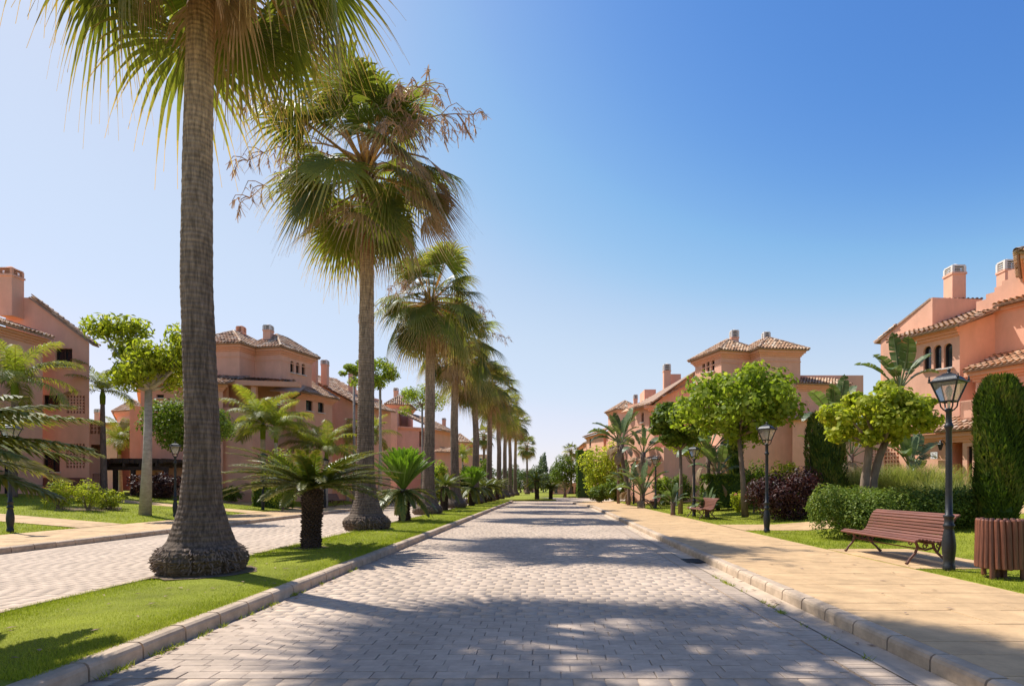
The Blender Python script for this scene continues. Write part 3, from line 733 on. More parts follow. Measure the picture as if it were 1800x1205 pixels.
# block with loggia at the picture's edge
c0 = V(1763, 26.9); c1 = along(c0, dS, 3.2)
block(b, [c1, (c1[0] + 4, c1[1] + .5), (c0[0] + 4, c0[1] + .5), c0], 9.55, ops={3: [('hole', 1783, 1850, 552, 606)]}, cornice=1)
roof_plane(b, [(c0[0] - .55, c0[1] - .1, 9.6), (c1[0] - .55, c1[1] - .3, 9.6), (c1[0] + 2, c1[1] + .3, 10.5), (c0[0] + 2, c0[1] + .3, 10.5)])
t0 = V(1806, 23.6); TT = [t0, (t0[0] + 5, t0[1] + .3), (t0[0] + 5, t0[1] + 2.6), (t0[0] + 1.9, t0[1] + 2.2)]; block(b, TT, 10.6, cornice=1)
hip_roof(b, TT, 10.65, 1.0, .4)
# lower projecting block, balcony, porch
d0 = V(1715, 26.4); d1 = along(d0, dS, 4.2)
block(b, [d1, (d1[0] + 3, d1[1] + .4), (d0[0] + 3, d0[1] + .4), d0], 6.55, cornice=1)
roof_plane(b, [(d0[0] - .5, d0[1] + .1, 6.62), (d1[0] - .5, d1[1] - .3, 6.62), (d1[0] + 1.2, d1[1], 7.35), (d0[0] + 1.2, d0[1] + .4, 7.35)])
p0 = V(1612, 27.6); p1 = along(p0, dS, 5.2)
block(b, [p1, (p1[0] + 2.2, p1[1] + .8), (p0[0] + 2.2, p0[1] + .8), p0], 3.85, ops={3: [('lattice', 1620, 1656, 770, 783, (8, 2)), ('hole', 1664, 1692, 776, 850), ('door', 1700, 1709, 784, 850)]}, cornice=1)
roof_plane(b, [(p0[0] - .5, p0[1] + .15, 3.95), (p1[0] - .5, p1[1] - .25, 3.95), (p1[0] + .9, p1[1] + .2, 4.62), (p0[0] + .9, p0[1] + .6, 4.62)])
q0 = V(1688, 26.2); q1 = along(q0, dS, 2.6)
wall(b, q0, q1, 3.9, 5.2, 5.2)
def rev(ops): return ops
block(b, [q1, (q1[0] + .3, q1[1] + .1), (q0[0] + .3, q0[1] + .1), q0], 5.25, z0=4.2, ops={3: [('lattice', 1694, 1724, 719.5, 733, (5, 2))]})
pl = empty('number_plaque', (*V(1642, 26.0), 0), 'small white tiled number plaque on the near right house wall', 'plaque')
def plaque(root, px, py, Y, nrm_dir, s=.3):
    x, y = V(px, Y); z = ZY(py, Y); d = Vector((-nrm_dir[1], nrm_dir[0], 0)); nn = Vector((*nrm_dir, 0))
    root.location = (x, y, z - s / 2)
    mb = MB(); mb.obox((x, y, z), d, nn, (0, 0, 1), s / 2, .015, s / 2); mb.build('tile', M['signw'], root)
    k = MB()
    for a, c, w, h in ((-.12, .2, .1, .02), (-.12, -.2, .1, .02), (-.2, 0, .02, .1), (.2, 0, .02, .1), (0, .05, .05, .07), (.05, -.1, .03, .05), (-.28, .3, .06, .05), (.28, .3, .06, .05), (-.28, -.3, .06, .05), (.28, -.3, .06, .05)):
        k.obox(Vector((x, y, z)) + d * a * s + Vector((0, 0, c * s)) + nn * .016, d, nn, (0, 0, 1), w * s, .003, h * s)
    k.build('painted_mark', M['signm'], root)
w_ = V(1642, 26.86); plaque(pl, 1642, 800, 26.72, (-.912, -.41))
wlp = empty('wall_lantern', (*V(1653, 26.3), 2.9), 'small black lantern on the near right house wall beside the porch', 'lantern')
x, y = V(1653, 26.2); z = ZY(790, 26.2); wlp.location = (x, y, z)
mb = MB(); mb.lathe([(.05, -.02), (.13, .22), (.15, .24), (.06, .34), (.02, .42)], 6); mb.build('lantern_body', M['iron'], wlp, world_mesh=False)
mb = MB(); mb.tube([(.0, 0, .36), (.12, .05, .42), (.3, .14, .3), (.36, .16, .15)], .018, 6); mb.build('bracket', M['iron'], wlp, world_mesh=False)

# ---------------- right, middle house with tower
b = house(V(1300, 46), 'right terracotta house with hipped tower behind the round lime tree')
A, B = V(1222, 47.5), V(1268, 44.0); dv = (A[0] - B[0], A[1] - B[1])
T1 = [B, (15.7, 44.85), (15.7 + dv[0], 44.85 + dv[1]), A]
block(b, T1, 11.45, ops={3: [('arch', 1234, 1239, 637, 655), ('arch', 1242, 1247, 634.5, 653.5), ('arch', 1250, 1256, 632, 652)]}, cornice=1)
hip_roof(b, T1, 11.5, 1.25)
D, E = V(1336, 43.5), V(1407, 43.9); T2 = [D, E, (E[0] + dv[0], E[1] + dv[1] + .8), (D[0] + dv[0], D[1] + dv[1] + .8)]
block(b, T2, 11.45, cornice=1); hip_roof(b, T2, 11.5, 1.25)
mb = MB()                                           # thin string course on the tower
for poly in (T1, T2):
    o = offset(poly, .03)
    for i in (0, 3): p, q = o[i], o[(i + 1) % 4]; mb.quad((*p, 10.62), (*q, 10.62), (*q, 10.70), (*p, 10.70))
mb.build('string_course', M['stucco_trim'], b)
chimney(b, 1283, 1298, 46, 602, 594, 579.5); chimney(b, 1340, 1353, 45.5, 600, 596, 583)
M1 = [V(1290, 43.6), V(1495, 44.4), (24, 52), (14, 52)]
block(b, [V(1404, 43.7), V(1495, 44.4), (24, 52), (18.2, 52)], 8.95, cornice=1)
q0, q1 = V(1402, 43.2), V(1497, 43.9); roof_plane(b, [(*q0, 9.0), (*q1, 9.0), (q1[0] + .3, q1[1] + 2, 9.75), (q0[0] + .3, q0[1] + 2, 9.75)])
mb = MB(); mb.box(18.2, 24, 45.6, 45.9, 8.5, 10.0); mb.build('parapet', M['stucco'], b)
block(b, [V(1470, 45), V(1590, 46), V(1590, 48), V(1470, 48)], ZY(752, 45), ops={0: [('lattice', 1520, 1545, 790, 815)]})
block(b, [V(1293, 43.4), V(1404, 43.6), V(1404, 45), V(1293, 45)], 9.0)
block(b, [V(1393, 42.4), V(1482, 42.9), V(1482, 44.6), V(1393, 44.6)], 6.3)
q0, q1 = V(1391, 42.1), V(1484, 42.6); roof_plane(b, [(*q0, 6.3), (*q1, 6.3), (q1[0], q1[1] + 1.6, 6.75), (q0[0], q0[1] + 1.6, 6.75)])
block(b, [V(1180, 46), V(1300, 44), V(1300, 47), V(1185, 50)], 4.6)
# its far half: catslide roof
N0, N1 = V(1150, 51), V(1218, 50); N2 = along(N0, DR, 3.0)
block(b, [N0, N1, (N1[0] + 1, N1[1] + 5), N2], [8.55, 11.0, 11.0, 8.55], ops={3: [('win', 1140.5, 1146, 732, 752), ('win', 1127, 1131.5, 725, 742)], 0: [('win', 1170, 1180, 728, 748)]})
roof_plane(b, [(N2[0] - .6, N2[1] + .1, 8.45), (N0[0] - .6, N0[1] - .5, 8.45), (N1[0] + .3, N1[1] - .4, 11.25), (N1[0] + 1, N1[1] + 5, 11.25)])
mb = MB(); mb.obox((N0[0] - .25, N0[1] + .2, 8.3), (1, -.3, 0), (.3, 1, 0), (0, 0, 1), .5, .5, .12); mb.obox((N0[0] - .1, N0[1] + .2, 8.1), (1, -.3, 0), (.3, 1, 0), (0, 0, 1), .35, .42, .1); mb.build('cornice', M['stucco_trim'], b)
chimney(b, 1165, 1179, 52.5, 690, 652, 639)
mb = MB(); x0, y0 = V(1179, 53); x1, _ = V(1197, 53); mb.box(x0, x1, 53, 55, 8, ZY(657, 53)); x0, _ = V(1133, 58); x1, _ = V(1153, 58); mb.box(x0, x1, 58, 61, 7, ZY(684, 58)); mb.build('parapet', M['stucco'], b)
chimney(b, 1113, 1121, 64, 703, 701, 693)
block(b, [V(1104, 57), V(1128, 55), V(1140, 62), V(1112, 62)], ZY(712, 57), ops={3: [('hole', 1108, 1116, 720, 745)]})
mb = MB(); x0, y0 = V(1105, 56); mb.quad((x0 - .6, 57, ZY(722, 56)), (x0 + 1.2, 54.5, ZY(714, 54.5)), (x0 + 1.6, 55.5, ZY(708, 55)), (x0, 58, ZY(716, 57))); mb.build('canopy_roof', M['tile'], b)
mb = MB(); mb.tube([(*V(1111, 55.6), ZY(725, 55.6)), (*V(1122, 55.2), ZY(735, 55.2))], .09, 6); mb.build('timber_brace', M['wood_dark'], b)
P0, P1 = V(1167, 46), V(1262, 45.4); P2 = along(P0, DR, 4.4)
block(b, [P0, P1, (P1[0] + .5, P1[1] + 4), P2], 4.55)
roof_plane(b, [(P2[0] - .5, P2[1], 3.6), (P0[0] - .5, P0[1] + .2, 3.6), (P0[0] + .2, P0[1] + .5, 4.1), (P2[0] + .4, P2[1] + .3, 4.1)])

# ---------------- right, far houses
b = house(V(1086, 78), 'distant right terracotta house with a small hipped tower behind the strelitzia palms')
A, B = V(1069, 80.5), V(1086, 77); T = [B, V(1128, 78), V(1128, 84), A]
block(b, T, 11.4, cornice=1); hip_roof(b, [B, V(1128, 78), (V(1128, 78)[0] - 1, 82.5), A], 11.45, 1.4)
g0 = V(1068, 83); block(b, [g0, V(1110, 80), V(1110, 92), V(1031, 93)], 9.2, ops={3: [('win', 1036, 1039, 768, 784), ('hole', 1061, 1066, 760, 790)]}, cornice=1)
roof_plane(b, [(V(1031, 93)[0] - .6, 93.4, 9.25), (g0[0] - .6, g0[1] - .5, 9.25), (g0[0] + 3, g0[1], 10.6), (V(1031, 93)[0] + 3, 93, 10.6)])
block(b, [V(1056, 80), V(1100, 78), V(1100, 84), V(1047, 88)], ZY(795, 82)); 
b = house(V(1025, 112), 'farthest right terracotta house half hidden by the tall hedge')
block(b, [V(1030, 108), V(1060, 106), V(1055, 125), V(1017, 125)], ZY(780, 110), ops={3: [('win', 1021, 1025, 785, 805)]}, cornice=1)
hip_roof(b, [V(1030, 108), V(1060, 106), V(1055, 125), V(1017, 125)], ZY(780, 110), 1.2)

# ---------------- left, near house
b = house(V(80, 36), 'near left terracotta house with sloping gable and brick lattice screens')
Rr = V(157, 34.4); Lm = V(57, 34.0); Ll = V(10, 33.9)
block(b, [Lm, Rr, (Rr[0] - 2.3, 36.5), (Lm[0], 36.5)], [12.25, 9.75, 8.6, 9.6], ops={0: [('win', 97, 127, 612, 644), ('win', 76, 105, 694, 716), ('lattice', 117, 149, 695, 726, (6, 6)), ('lattice', 116, 149, 779.5, 822, (6, 8)), ('win', 75, 105, 796, 829)]})
block(b, [Ll, Lm, (Lm[0] - .4, 36.4), (Ll[0], 36.4)], [12.25, 12.25, 10, 10])
roof_plane(b, [(Rr[0] + .3, 34.8, 9.66), (Rr[0] + .35, 34.25, 9.66), (Lm[0] - .1, 33.9, 12.28), (Lm[0] - .1, 34.4, 12.28)])
ridge_cap(b, (Rr[0] + .3, 34.3, 9.75), (Lm[0], 33.95, 12.36), .06)
chimney(b, 5, 34, 33.6, 520, 486, 470, white=False)
Q0 = V(75, 33.0); Q1 = (Q0[0] - .15, 26.5)
block(b, [Q1, Q0, (Q0[0] - 6, 33.0), (Q0[0] - 6, 26.5)], 9.65, ops={0: [('door', 8, 26, 800, 872), ('lattice', 36, 56, 772, 786, (5, 2))]}, cornice=1)
roof_plane(b, [(Q1[0] + .5, Q1[1], 9.72), (Q0[0] + .55, Q0[1] + .1, 9.72), (Q0[0] - 2.6, Q0[1] + .1, 10.8), (Q1[0] - 2.6, Q1[1], 10.8)])
block(b, [V(157, 35.2), V(183, 35.6), V(183, 37), V(157, 37)], 5.35, ops={0: [('lattice', 158.5, 176, 742, 762, (3, 3)), ('hole', 160, 178, 781, 800), ('lattice', 163, 178, 832, 850, (4, 3))]})
pl = empty('number_plaque', (0, 0, 0), 'white number plaque on the near left house wall left of the ground-floor window', 'plaque')
plaque(pl, 62, 802, 33.75, (0.03, -1), .34)
# ---------------- left, background house seen through the gap
b = house(V(220, 62), 'background terracotta house in the gap between the left houses')
F = [V(206, 62), V(262, 60), V(262, 70), V(212, 70)]
block(b, F, ZY(720, 60), cornice=1); hip_roof(b, F, ZY(719, 60), 1.3)
block(b, [V(150, 58), V(206, 58), V(206, 66), V(150, 66)], ZY(742, 58)); q0, q1 = V(150, 57.5), V(206, 57.5)
roof_plane(b, [(*q0, ZY(744, 57.5)), (*q1, ZY(744, 57.5)), (q1[0], 61, ZY(738, 57.5)), (q0[0], 61, ZY(738, 57.5))])
chimney(b, 168, 178, 58.5, 742, 725, 718)
# ---------------- left, middle house with tower
b = house(V(440, 44), 'left terracotta house with hipped tower and three arched windows above the feather palms')
B, A = V(492, 43.0), V(548, 46.4); dv = (A[0] - B[0], A[1] - B[1]); I = V(440, 43.5)
T1 = [I, B, A, (I[0] + dv[0], I[1] + dv[1])]
block(b, T1, 11.45, ops={1: [('arch', 510.5, 516.5, 634, 654.5), ('arch', 520.5, 526.5, 637, 656.5), ('arch', 530.5, 536.5, 639, 659)]}, cornice=1)
hip_roof(b, T1, 11.5, 1.25)
D = V(421, 41.9); E = V(338, 42.2); T2 = [E, D, (D[0] + dv[0], D[1] + dv[1] + 1), (E[0] + dv[0], E[1] + dv[1] + 1)]
block(b, T2, 11.45, cornice=1); hip_roof(b, T2, 11.5, 1.35)
mb = MB()
for poly, es in ((T1, (0, 1)), (T2, (0, 1))):
    o = offset(poly, .03)
    for i in es: p, q = o[i], o[(i + 1) % 4]; mb.quad((*p, 10.58), (*q, 10.58), (*q, 10.66), (*p, 10.66))
mb.build('string_course', M['stucco_trim'], b)
chimney(b, 464, 479.5, 44, 592, 581, 570.5); chimney(b, 417, 430.5, 44.5, 589, 584, 573, white=False)
K0 = V(444, 40.5); K1 = (-17.3, 47.7)
block(b, [V(228, 39.6), K0, (K0[0] + 1.4, 44), V(228, 46)], 6.85)
block(b, [V(247, 39.3), V(392, 39.9), V(392, 43), V(247, 46)], 8.3, ops={0: [('win', 275, 288, 693, 699)]}, cornice=1)
q0, q1 = V(243, 38.8), V(396, 39.4); roof_plane(b, [(*q0, 8.35), (*q1, 8.35), (q1[0] + .3, 42, 9.3), (q0[0], 42, 9.3)])
q0, q1 = V(390, 40.2), V(526, 41.2)
mb = MB(); mb.obox(((q0[0] + q1[0]) / 2, (q0[1] + q1[1]) / 2 + .2, 8.55), ((q1[0] - q0[0]), (q1[1] - q0[1]), 0), (0, 1, 0), (0, 0, 1), .5, .18, .17); mb.build('porch_beam', M['stucco_trim'], b)
roof_plane(b, [(*q0, 8.7), (q1[0] - 1.2, q1[1], 8.7), (q1[0] - 1.2, q1[1] + 2.3, 9.25), (q0[0], q0[1] + 2.8, 9.25)])
for px in (396, 447): mb = MB(); x, y = V(px, 41); mb.box(x - .16, x + .16, y - .16, y + .16, 6.6, 8.5); mb.build('porch_pillar', M['stucco'], b)
mb = MB(); x, y = V(500, 42.2); mb.quad((x - .6, y - 1.1, ZY(688, 41.5)), (x + 1.3, y - .6, ZY(689, 41.5)), (x + 1.1, y + 1, ZY(678, 43)), (x - .6, y + .6, ZY(678, 43))); mb.build('canopy_roof', M['tile'], b)
mb = MB(); mb.tube([(*V(512, 42.5), ZY(702, 42.5)), (*V(528, 42), ZY(692, 42))], .07, 6); mb.build('timber_brace', M['wood_dark'], b)
d3 = (K1[0] - K0[0], K1[1] - K0[1]); S0 = along(K0, d3, .5)
block(b, [K0, S0, (S0[0] - 3.5, S0[1] + 1), (K0[0] - 3.5, K0[1] + 2.5)], 6.85, ops={0: [('win', 458, 476, 758, 800), ('door', 493, 507, 762, 790)]})
block(b, [S0, K1, (K1[0] - 4.5, K1[1] + 1), (S0[0] - 4.5, S0[1] + 1)], 8.45, ops={0: [('win', 538, 549.5, 702, 722), ('win', 559, 569.5, 706, 725), ('lattice', 545, 561, 775, 802, (5, 8))]}, cornice=1)
e0 = (S0[0] + .5, S0[1] - .6); e1 = (K1[0] + .5, K1[1] + .3)
roof_plane(b, [(*e0, 8.5), (*e1, 8.5), (e1[0] - 4.4, e1[1] + 1.2, 11.1), (e0[0] - 4.0, e0[1] + 2.3, 11.1)])
N0, N1 = V(583, 50), V(629, 51.2); N2 = along(N1, DL, 4.5)
block(b, [(N0[0] - 3, N0[1] - .6), N1, N2, (N0[0] - 2, N0[1] + 5)], [11.1, 8.45, 8.45, 11.1], ops={1: [('win', 640, 645, 720, 740)]})
roof_plane(b, [(N1[0] + .5, N1[1] - .5, 8.4), (N2[0] + .5, N2[1], 8.4), (N0[0] - 1.5, N0[1] + 5, 11.3), (N0[0] - 3, N0[1] - 1, 11.3)])
chimney(b, 548.5, 558.5, 49, 650, 629, 622); chimney(b, 565, 577.5, 50, 652, 641, 632); chimney(b, 613, 626, 53, 690, 650, 640)
block(b, [V(640, 53), V(672, 56), V(668, 62), V(640, 62)], ZY(700, 55))
mb = MB(); x0, y0 = V(444, 39.4); mb.box(V(418, 38.6)[0], V(449, 38.6)[0], 38.6, 38.9, 0, ZY(864, 38.6)); mb.build('garden_wall', M['stucco'], b)
# ---------------- left, far houses
b = house(V(720, 74), 'third left terracotta house with small tower beyond the second palm trunk')
T = [V(683, 71), V(716, 71.5), V(726, 76), V(690, 77)]
block(b, T, 11.2, cornice=1); hip_roof(b, T, 11.25, 1.3)
chimney(b, 692, 700.5, 73, 697, 687, 681); chimney(b, 706, 713.5, 73, 700, 692, 686)
F0, F1 = V(690, 67), V(752, 69.5); F2 = V(795, 76)
block(b, [F0, F1, F2, (F0[0], 78)], ZY(752, 69.5), ops={1: [('win', 760, 763, 766, 778), ('lattice', 782, 787, 800, 810, (3, 3))], 0: [('hole', 737, 750, 757, 785)]}, cornice=1)
roof_plane(b, [(F1[0] + .6, F1[1] - .4, ZY(751, 69)), (F2[0] + .6, F2[1], ZY(751, 69)), (F2[0] - 3, F2[1], 10.2), (F0[0], F0[1] + 1.5, 10.2)])
block(b, [V(655, 66), V(698, 66.5), V(706, 72), V(650, 72)], ZY(716, 66)); chimney(b, 777, 784, 76, 752, 738, 734)
block(b, [V(766, 66), V(792, 67), V(798, 71), V(770, 71)], ZY(792, 66)); q0, q1 = V(764, 65.4), V(794, 66.4)
roof_plane(b, [(*q0, ZY(793, 65.4)), (*q1, ZY(793, 65.4)), (q1[0], 69, ZY(784, 67)), (q0[0], 69, ZY(784, 67))])
b = house(V(815, 102), 'farthest left terracotta house between the palm trunks')
F = [V(790, 96), V(824, 97), V(836, 108), V(796, 112)]; block(b, F, ZY(778, 97), ops={1: [('hole', 826, 829, 785, 800)]}, cornice=1); hip_roof(b, F, ZY(777, 97), 1.5)
block(b, [V(775, 102), V(815, 103), V(815, 110), V(775, 110)], ZY(765, 103))
b = house(V(850, 150), 'pale distant building at the left end of the avenue')
block(b, [V(838, 150), V(862, 151), V(864, 165), V(838, 165)], ZY(798, 150), ops={0: [('win', 843, 848, 805, 812), ('win', 852, 857, 805, 812), ('win', 843, 848, 820, 828), ('win', 852, 857, 820, 828)]})
b = house(V(930, 150), 'small distant house with tiled roof at the end of the avenue')
F = [V(920, 150), V(945, 150), V(945, 160), V(920, 160)]; block(b, F, ZY(838, 150)); hip_roof(b, F, ZY(838, 150), 2)
b = house(V(990, 118), 'low terracotta garden building behind the round tree at the avenue end')
F = [V(968, 112), V(1018, 112), V(1018, 120), V(968, 120)]; block(b, F, ZY(848, 112), ops={0: [('win', 975, 980, 856, 866), ('win', 1004, 1008, 854, 866)]})
# ---------------- pergola
pg = empty('pergola', (*V(230, 37.5), 1.0), 'dark heather-thatched pergola between the two left houses', 'pergola')
x0, x1 = V(158, 36.9)[0], V(300, 36.9)[0]; zt = ZY(812, 37)
mb = MB(); 
for k in range(60):
    t = k / 59; mb.box(x0 + (x1 - x0) * t - .12, x0 + (x1 - x0) * t + .12, 36.4 + random.uniform(-.12, .12), 39.4, zt - .06 + random.uniform(-.05, .05), zt + .16 + random.uniform(-.06, .06))
mb.build('thatch', M['thatch'], pg)
for k in range(5): mb = MB(); x = x0 + (x1 - x0) * (k + .5) / 5; mb.box(x - .06, x + .06, 36.3, 39.4, zt - .28, zt - .07); mb.build('rafter', M['wood_dark'], pg)
mb = MB(); mb.box(x0, x1, 36.55, 36.75, zt - .5, zt - .28); mb.build('beam', M['wood_dark'], pg)
for px in (203, 234, 292): mb = MB(); x = V(px, 36.65)[0]; mb.box(x - .1, x + .1, 36.55, 36.75, .6, zt - .5); mb.build('post', M['wood_dark'], pg)

# ================================================================== PALMS
def fan_leaf_mesh(elev, seed, Lp=1.45, Rb=1.2, nseg=38, dead=False):
    rs = np.random.default_rng(seed); verts = []; faces = []; r_ = []
    e = R(elev); mb = MB(); pts = []
    for k in range(7):
        t = k / 6; pts.append((Lp * t * math.cos(e) * (1 - .04 * t), .0, Lp * t * math.sin(e) - .16 * t * t * math.cos(e)))
    mb.tube(pts, [.035 - .018 * k / 6 for k in range(7)], 5, r=.95, cap=False)
    c = Vector(pts[-1]); e2 = R(max(-86, elev - 14 - 26 * min(1, max(0, (60 - elev) / 70))))
    f = Vector((math.cos(e2), 0, math.sin(e2))); s = Vector((0, 1, 0)); nrm = s.cross(f) * -1
    if nrm.z < 0 and elev > -60: nrm = -nrm
    amax = 118 if not dead else 70
    for i in range(nseg):
        a = R(-amax + 2 * amax * (i + .5) / nseg) + rs.normal(0, .012)
        L = Rb * (.80 + .20 * math.cos(a * .6)) * rs.uniform(.92, 1.08); d = f * math.cos(a) + s * math.sin(a)
        side = d.cross(nrm).normalized(); half = R(amax) / nseg * 1.03; brk = rs.uniform(.46, .62); dr = rs.uniform(.55, 1.15)
        prev = None
        for k, t in enumerate((0.02, .25, .48, .68, .86, 1.0, 1.13)):
            rad = L * t; w = math.tan(half) * rad if t < .5 else math.tan(half) * L * .48 * max(0.05, 1 - (t - .48) / .52) ** .8
            p = c + d * rad + nrm * (-.22 * abs(math.sin(a)) ** 1.5 * rad * .6)
            over = max(0, t - brk); p = p + Vector((0, 0, -1)) * (over ** 1.6 * L * 1.15 * dr * (1.0 if not dead else 1.5))
            p = p - d * over ** 2 * L * .35
            fold = nrm * (w * .5)
            i0 = len(mb.v); mb.v += [tuple(p - side * w - fold * .3), tuple(p + fold * .5), tuple(p + side * w - fold * .3)]
            if prev is not None:
                rv = (.15 + .3 * rs.random()) if t < .6 else (.58 if t < .75 else (.72 if t < .9 else (.88 if t < 1.05 else 1.0)))
                for q in (0, 1): mb.f.append((prev + q, prev + q + 1, i0 + q + 1, i0 + q)); mb.r.append(rv)
            prev = i0
    return mb.mesh('fan_leaf', M['fan_dead'] if dead else M['fan'])
FAN = {}
for el in (78, 58, 38, 20, 2, -18, -36, -52): FAN[el] = [fan_leaf_mesh(el, el + 200 + k) for k in range(3)]
FAND = [fan_leaf_mesh(el, 900 + el, Lp=1.0, Rb=1.0, nseg=20, dead=True) for el in (-62, -48, -74)]
def spray_mesh(seed):
    rs = random.Random(seed); mb = MB(); pts = []
    for k in range(9):
        t = k / 8; pts.append((2.7 * t, 0, 1.25 * t - 1.6 * t * t))
    mb.tube(pts, [.028 - .02 * k / 8 for k in range(9)], 5)
    for k in range(3, 9):
        for q in range(4):
            p = Vector(pts[k]); a = rs.uniform(0, 6.28); L = rs.uniform(.35, .7); d = Vector((math.cos(a) * .5 + .3, math.sin(a) * .7, rs.uniform(-.4, .3)))
            tw = [p, p + d * L * .4, p + d * L * .75 + Vector((0, 0, -.12 * L)), p + d * L * .95 + Vector((0, 0, -.45 * L))]
            mb.tube(tw, [.012, .01, .008, .004], 4)
            for s_ in range(9):
                t = rs.uniform(.3, 1); b0 = tw[1].lerp(tw[3], t); L2 = rs.uniform(.08, .24); a2 = rs.uniform(0, 6.28)
                e_ = b0 + Vector((math.cos(a2) * .6, math.sin(a2) * .6, -rs.uniform(.2, 1.2))) * L2
                sd = Vector((math.sin(a2), -math.cos(a2), 0)) * .013
                mb.quad(b0 - sd, b0 + sd, e_ + sd * .5, e_ - sd * .5)
    return mb.mesh('flower_spray', M['spray'])
SPR = [spray_mesh(k) for k in (1, 2, 3)]
def trunk_np(name, prof, nang, nz, seed, lean, m, rough=.03, ribs=26):
    """prof [(z, r)]; lean [(z, dx, dy)]; returns a grooved, ringed trunk mesh"""
    rs = np.random.default_rng(seed); zt = prof[-1][0]
    z = zt * (np.linspace(0, 1, nz) ** 2.0); rad = np.interp(z, [p[0] for p in prof], [p[1] for p in prof])
    dx = np.interp(z, [p[0] for p in lean], [p[1] for p in lean]); dy = np.interp(z, [p[0] for p in lean], [p[2] for p in lean])
    th = np.linspace(0, 2 * np.pi, nang, endpoint=False)
    Z, T = np.meshgrid(z, th, indexing='ij'); Rr_ = np.repeat(rad[:, None], nang, 1)
    low = np.clip(1 - Z / 3.2, 0, 1); ph = rs.uniform(0, 6.28, 4)
    groove = np.abs(np.sin(T * ribs / 2 + .5 * np.sin(Z * 1.3 + ph[0]) + ph[1])) ** .6
    Rr_ = Rr_ * (1 - .05 * low * (1 - groove)) + .0025 * np.sin(Z * 30 + np.sin(T * 2 + ph[2])) * (1 - low)
    lo_n = rs.normal(0, 1, (14, nang)); zi = np.clip(Z[:, :1] / .15 % 14, 0, 13).repeat(nang, 1); k0 = np.floor(zi).astype(int); fr = zi - k0
    sh = np.broadcast_to(np.arange(nang)[None, :], Z.shape)
    root = lo_n[k0, sh] * (1 - fr) + lo_n[(k0 + 1) % 14, sh] * fr
    Rr_ += root * rough * np.exp(-((Z - .24) / .20) ** 2) + rs.normal(0, 1, Rr_.shape) * (.003 + .012 * np.exp(-((Z - .2) / .16) ** 2))
    Rr_ *= 1 + .05 * np.exp(-Z / .6) * (np.sin(T * 3 + ph[3]) + .6 * np.sin(T * 7 + ph[0]))
    v = np.stack((Rr_ * np.cos(T) + dx[:, None], Rr_ * np.sin(T) + dy[:, None], Z), 2).reshape(-1, 3)
    i, j = np.meshgrid(np.arange(nz - 1), np.arange(nang), indexing='ij'); j2 = (j + 1) % nang
    f = np.stack((i * nang + j, i * nang + j2, (i + 1) * nang + j2, (i + 1) * nang + j), 2).reshape(-1, 4)
    return np_mesh(name, v, f, m, smooth=True)
def profile(zt, s=1.0):
    return [(0, .60 * s), (.10, .70 * s), (.25, .745 * s), (.36, .70 * s), (.44, .63 * s), (.52, .545 * s), (.75, .455 * s), (1.1, .35 * s), (1.64, .298 * s), (2.5, .275 * s), (3.6, .264 * s), (5, .255 * s), (7.2, .230 * s), (zt, .20 * s)]
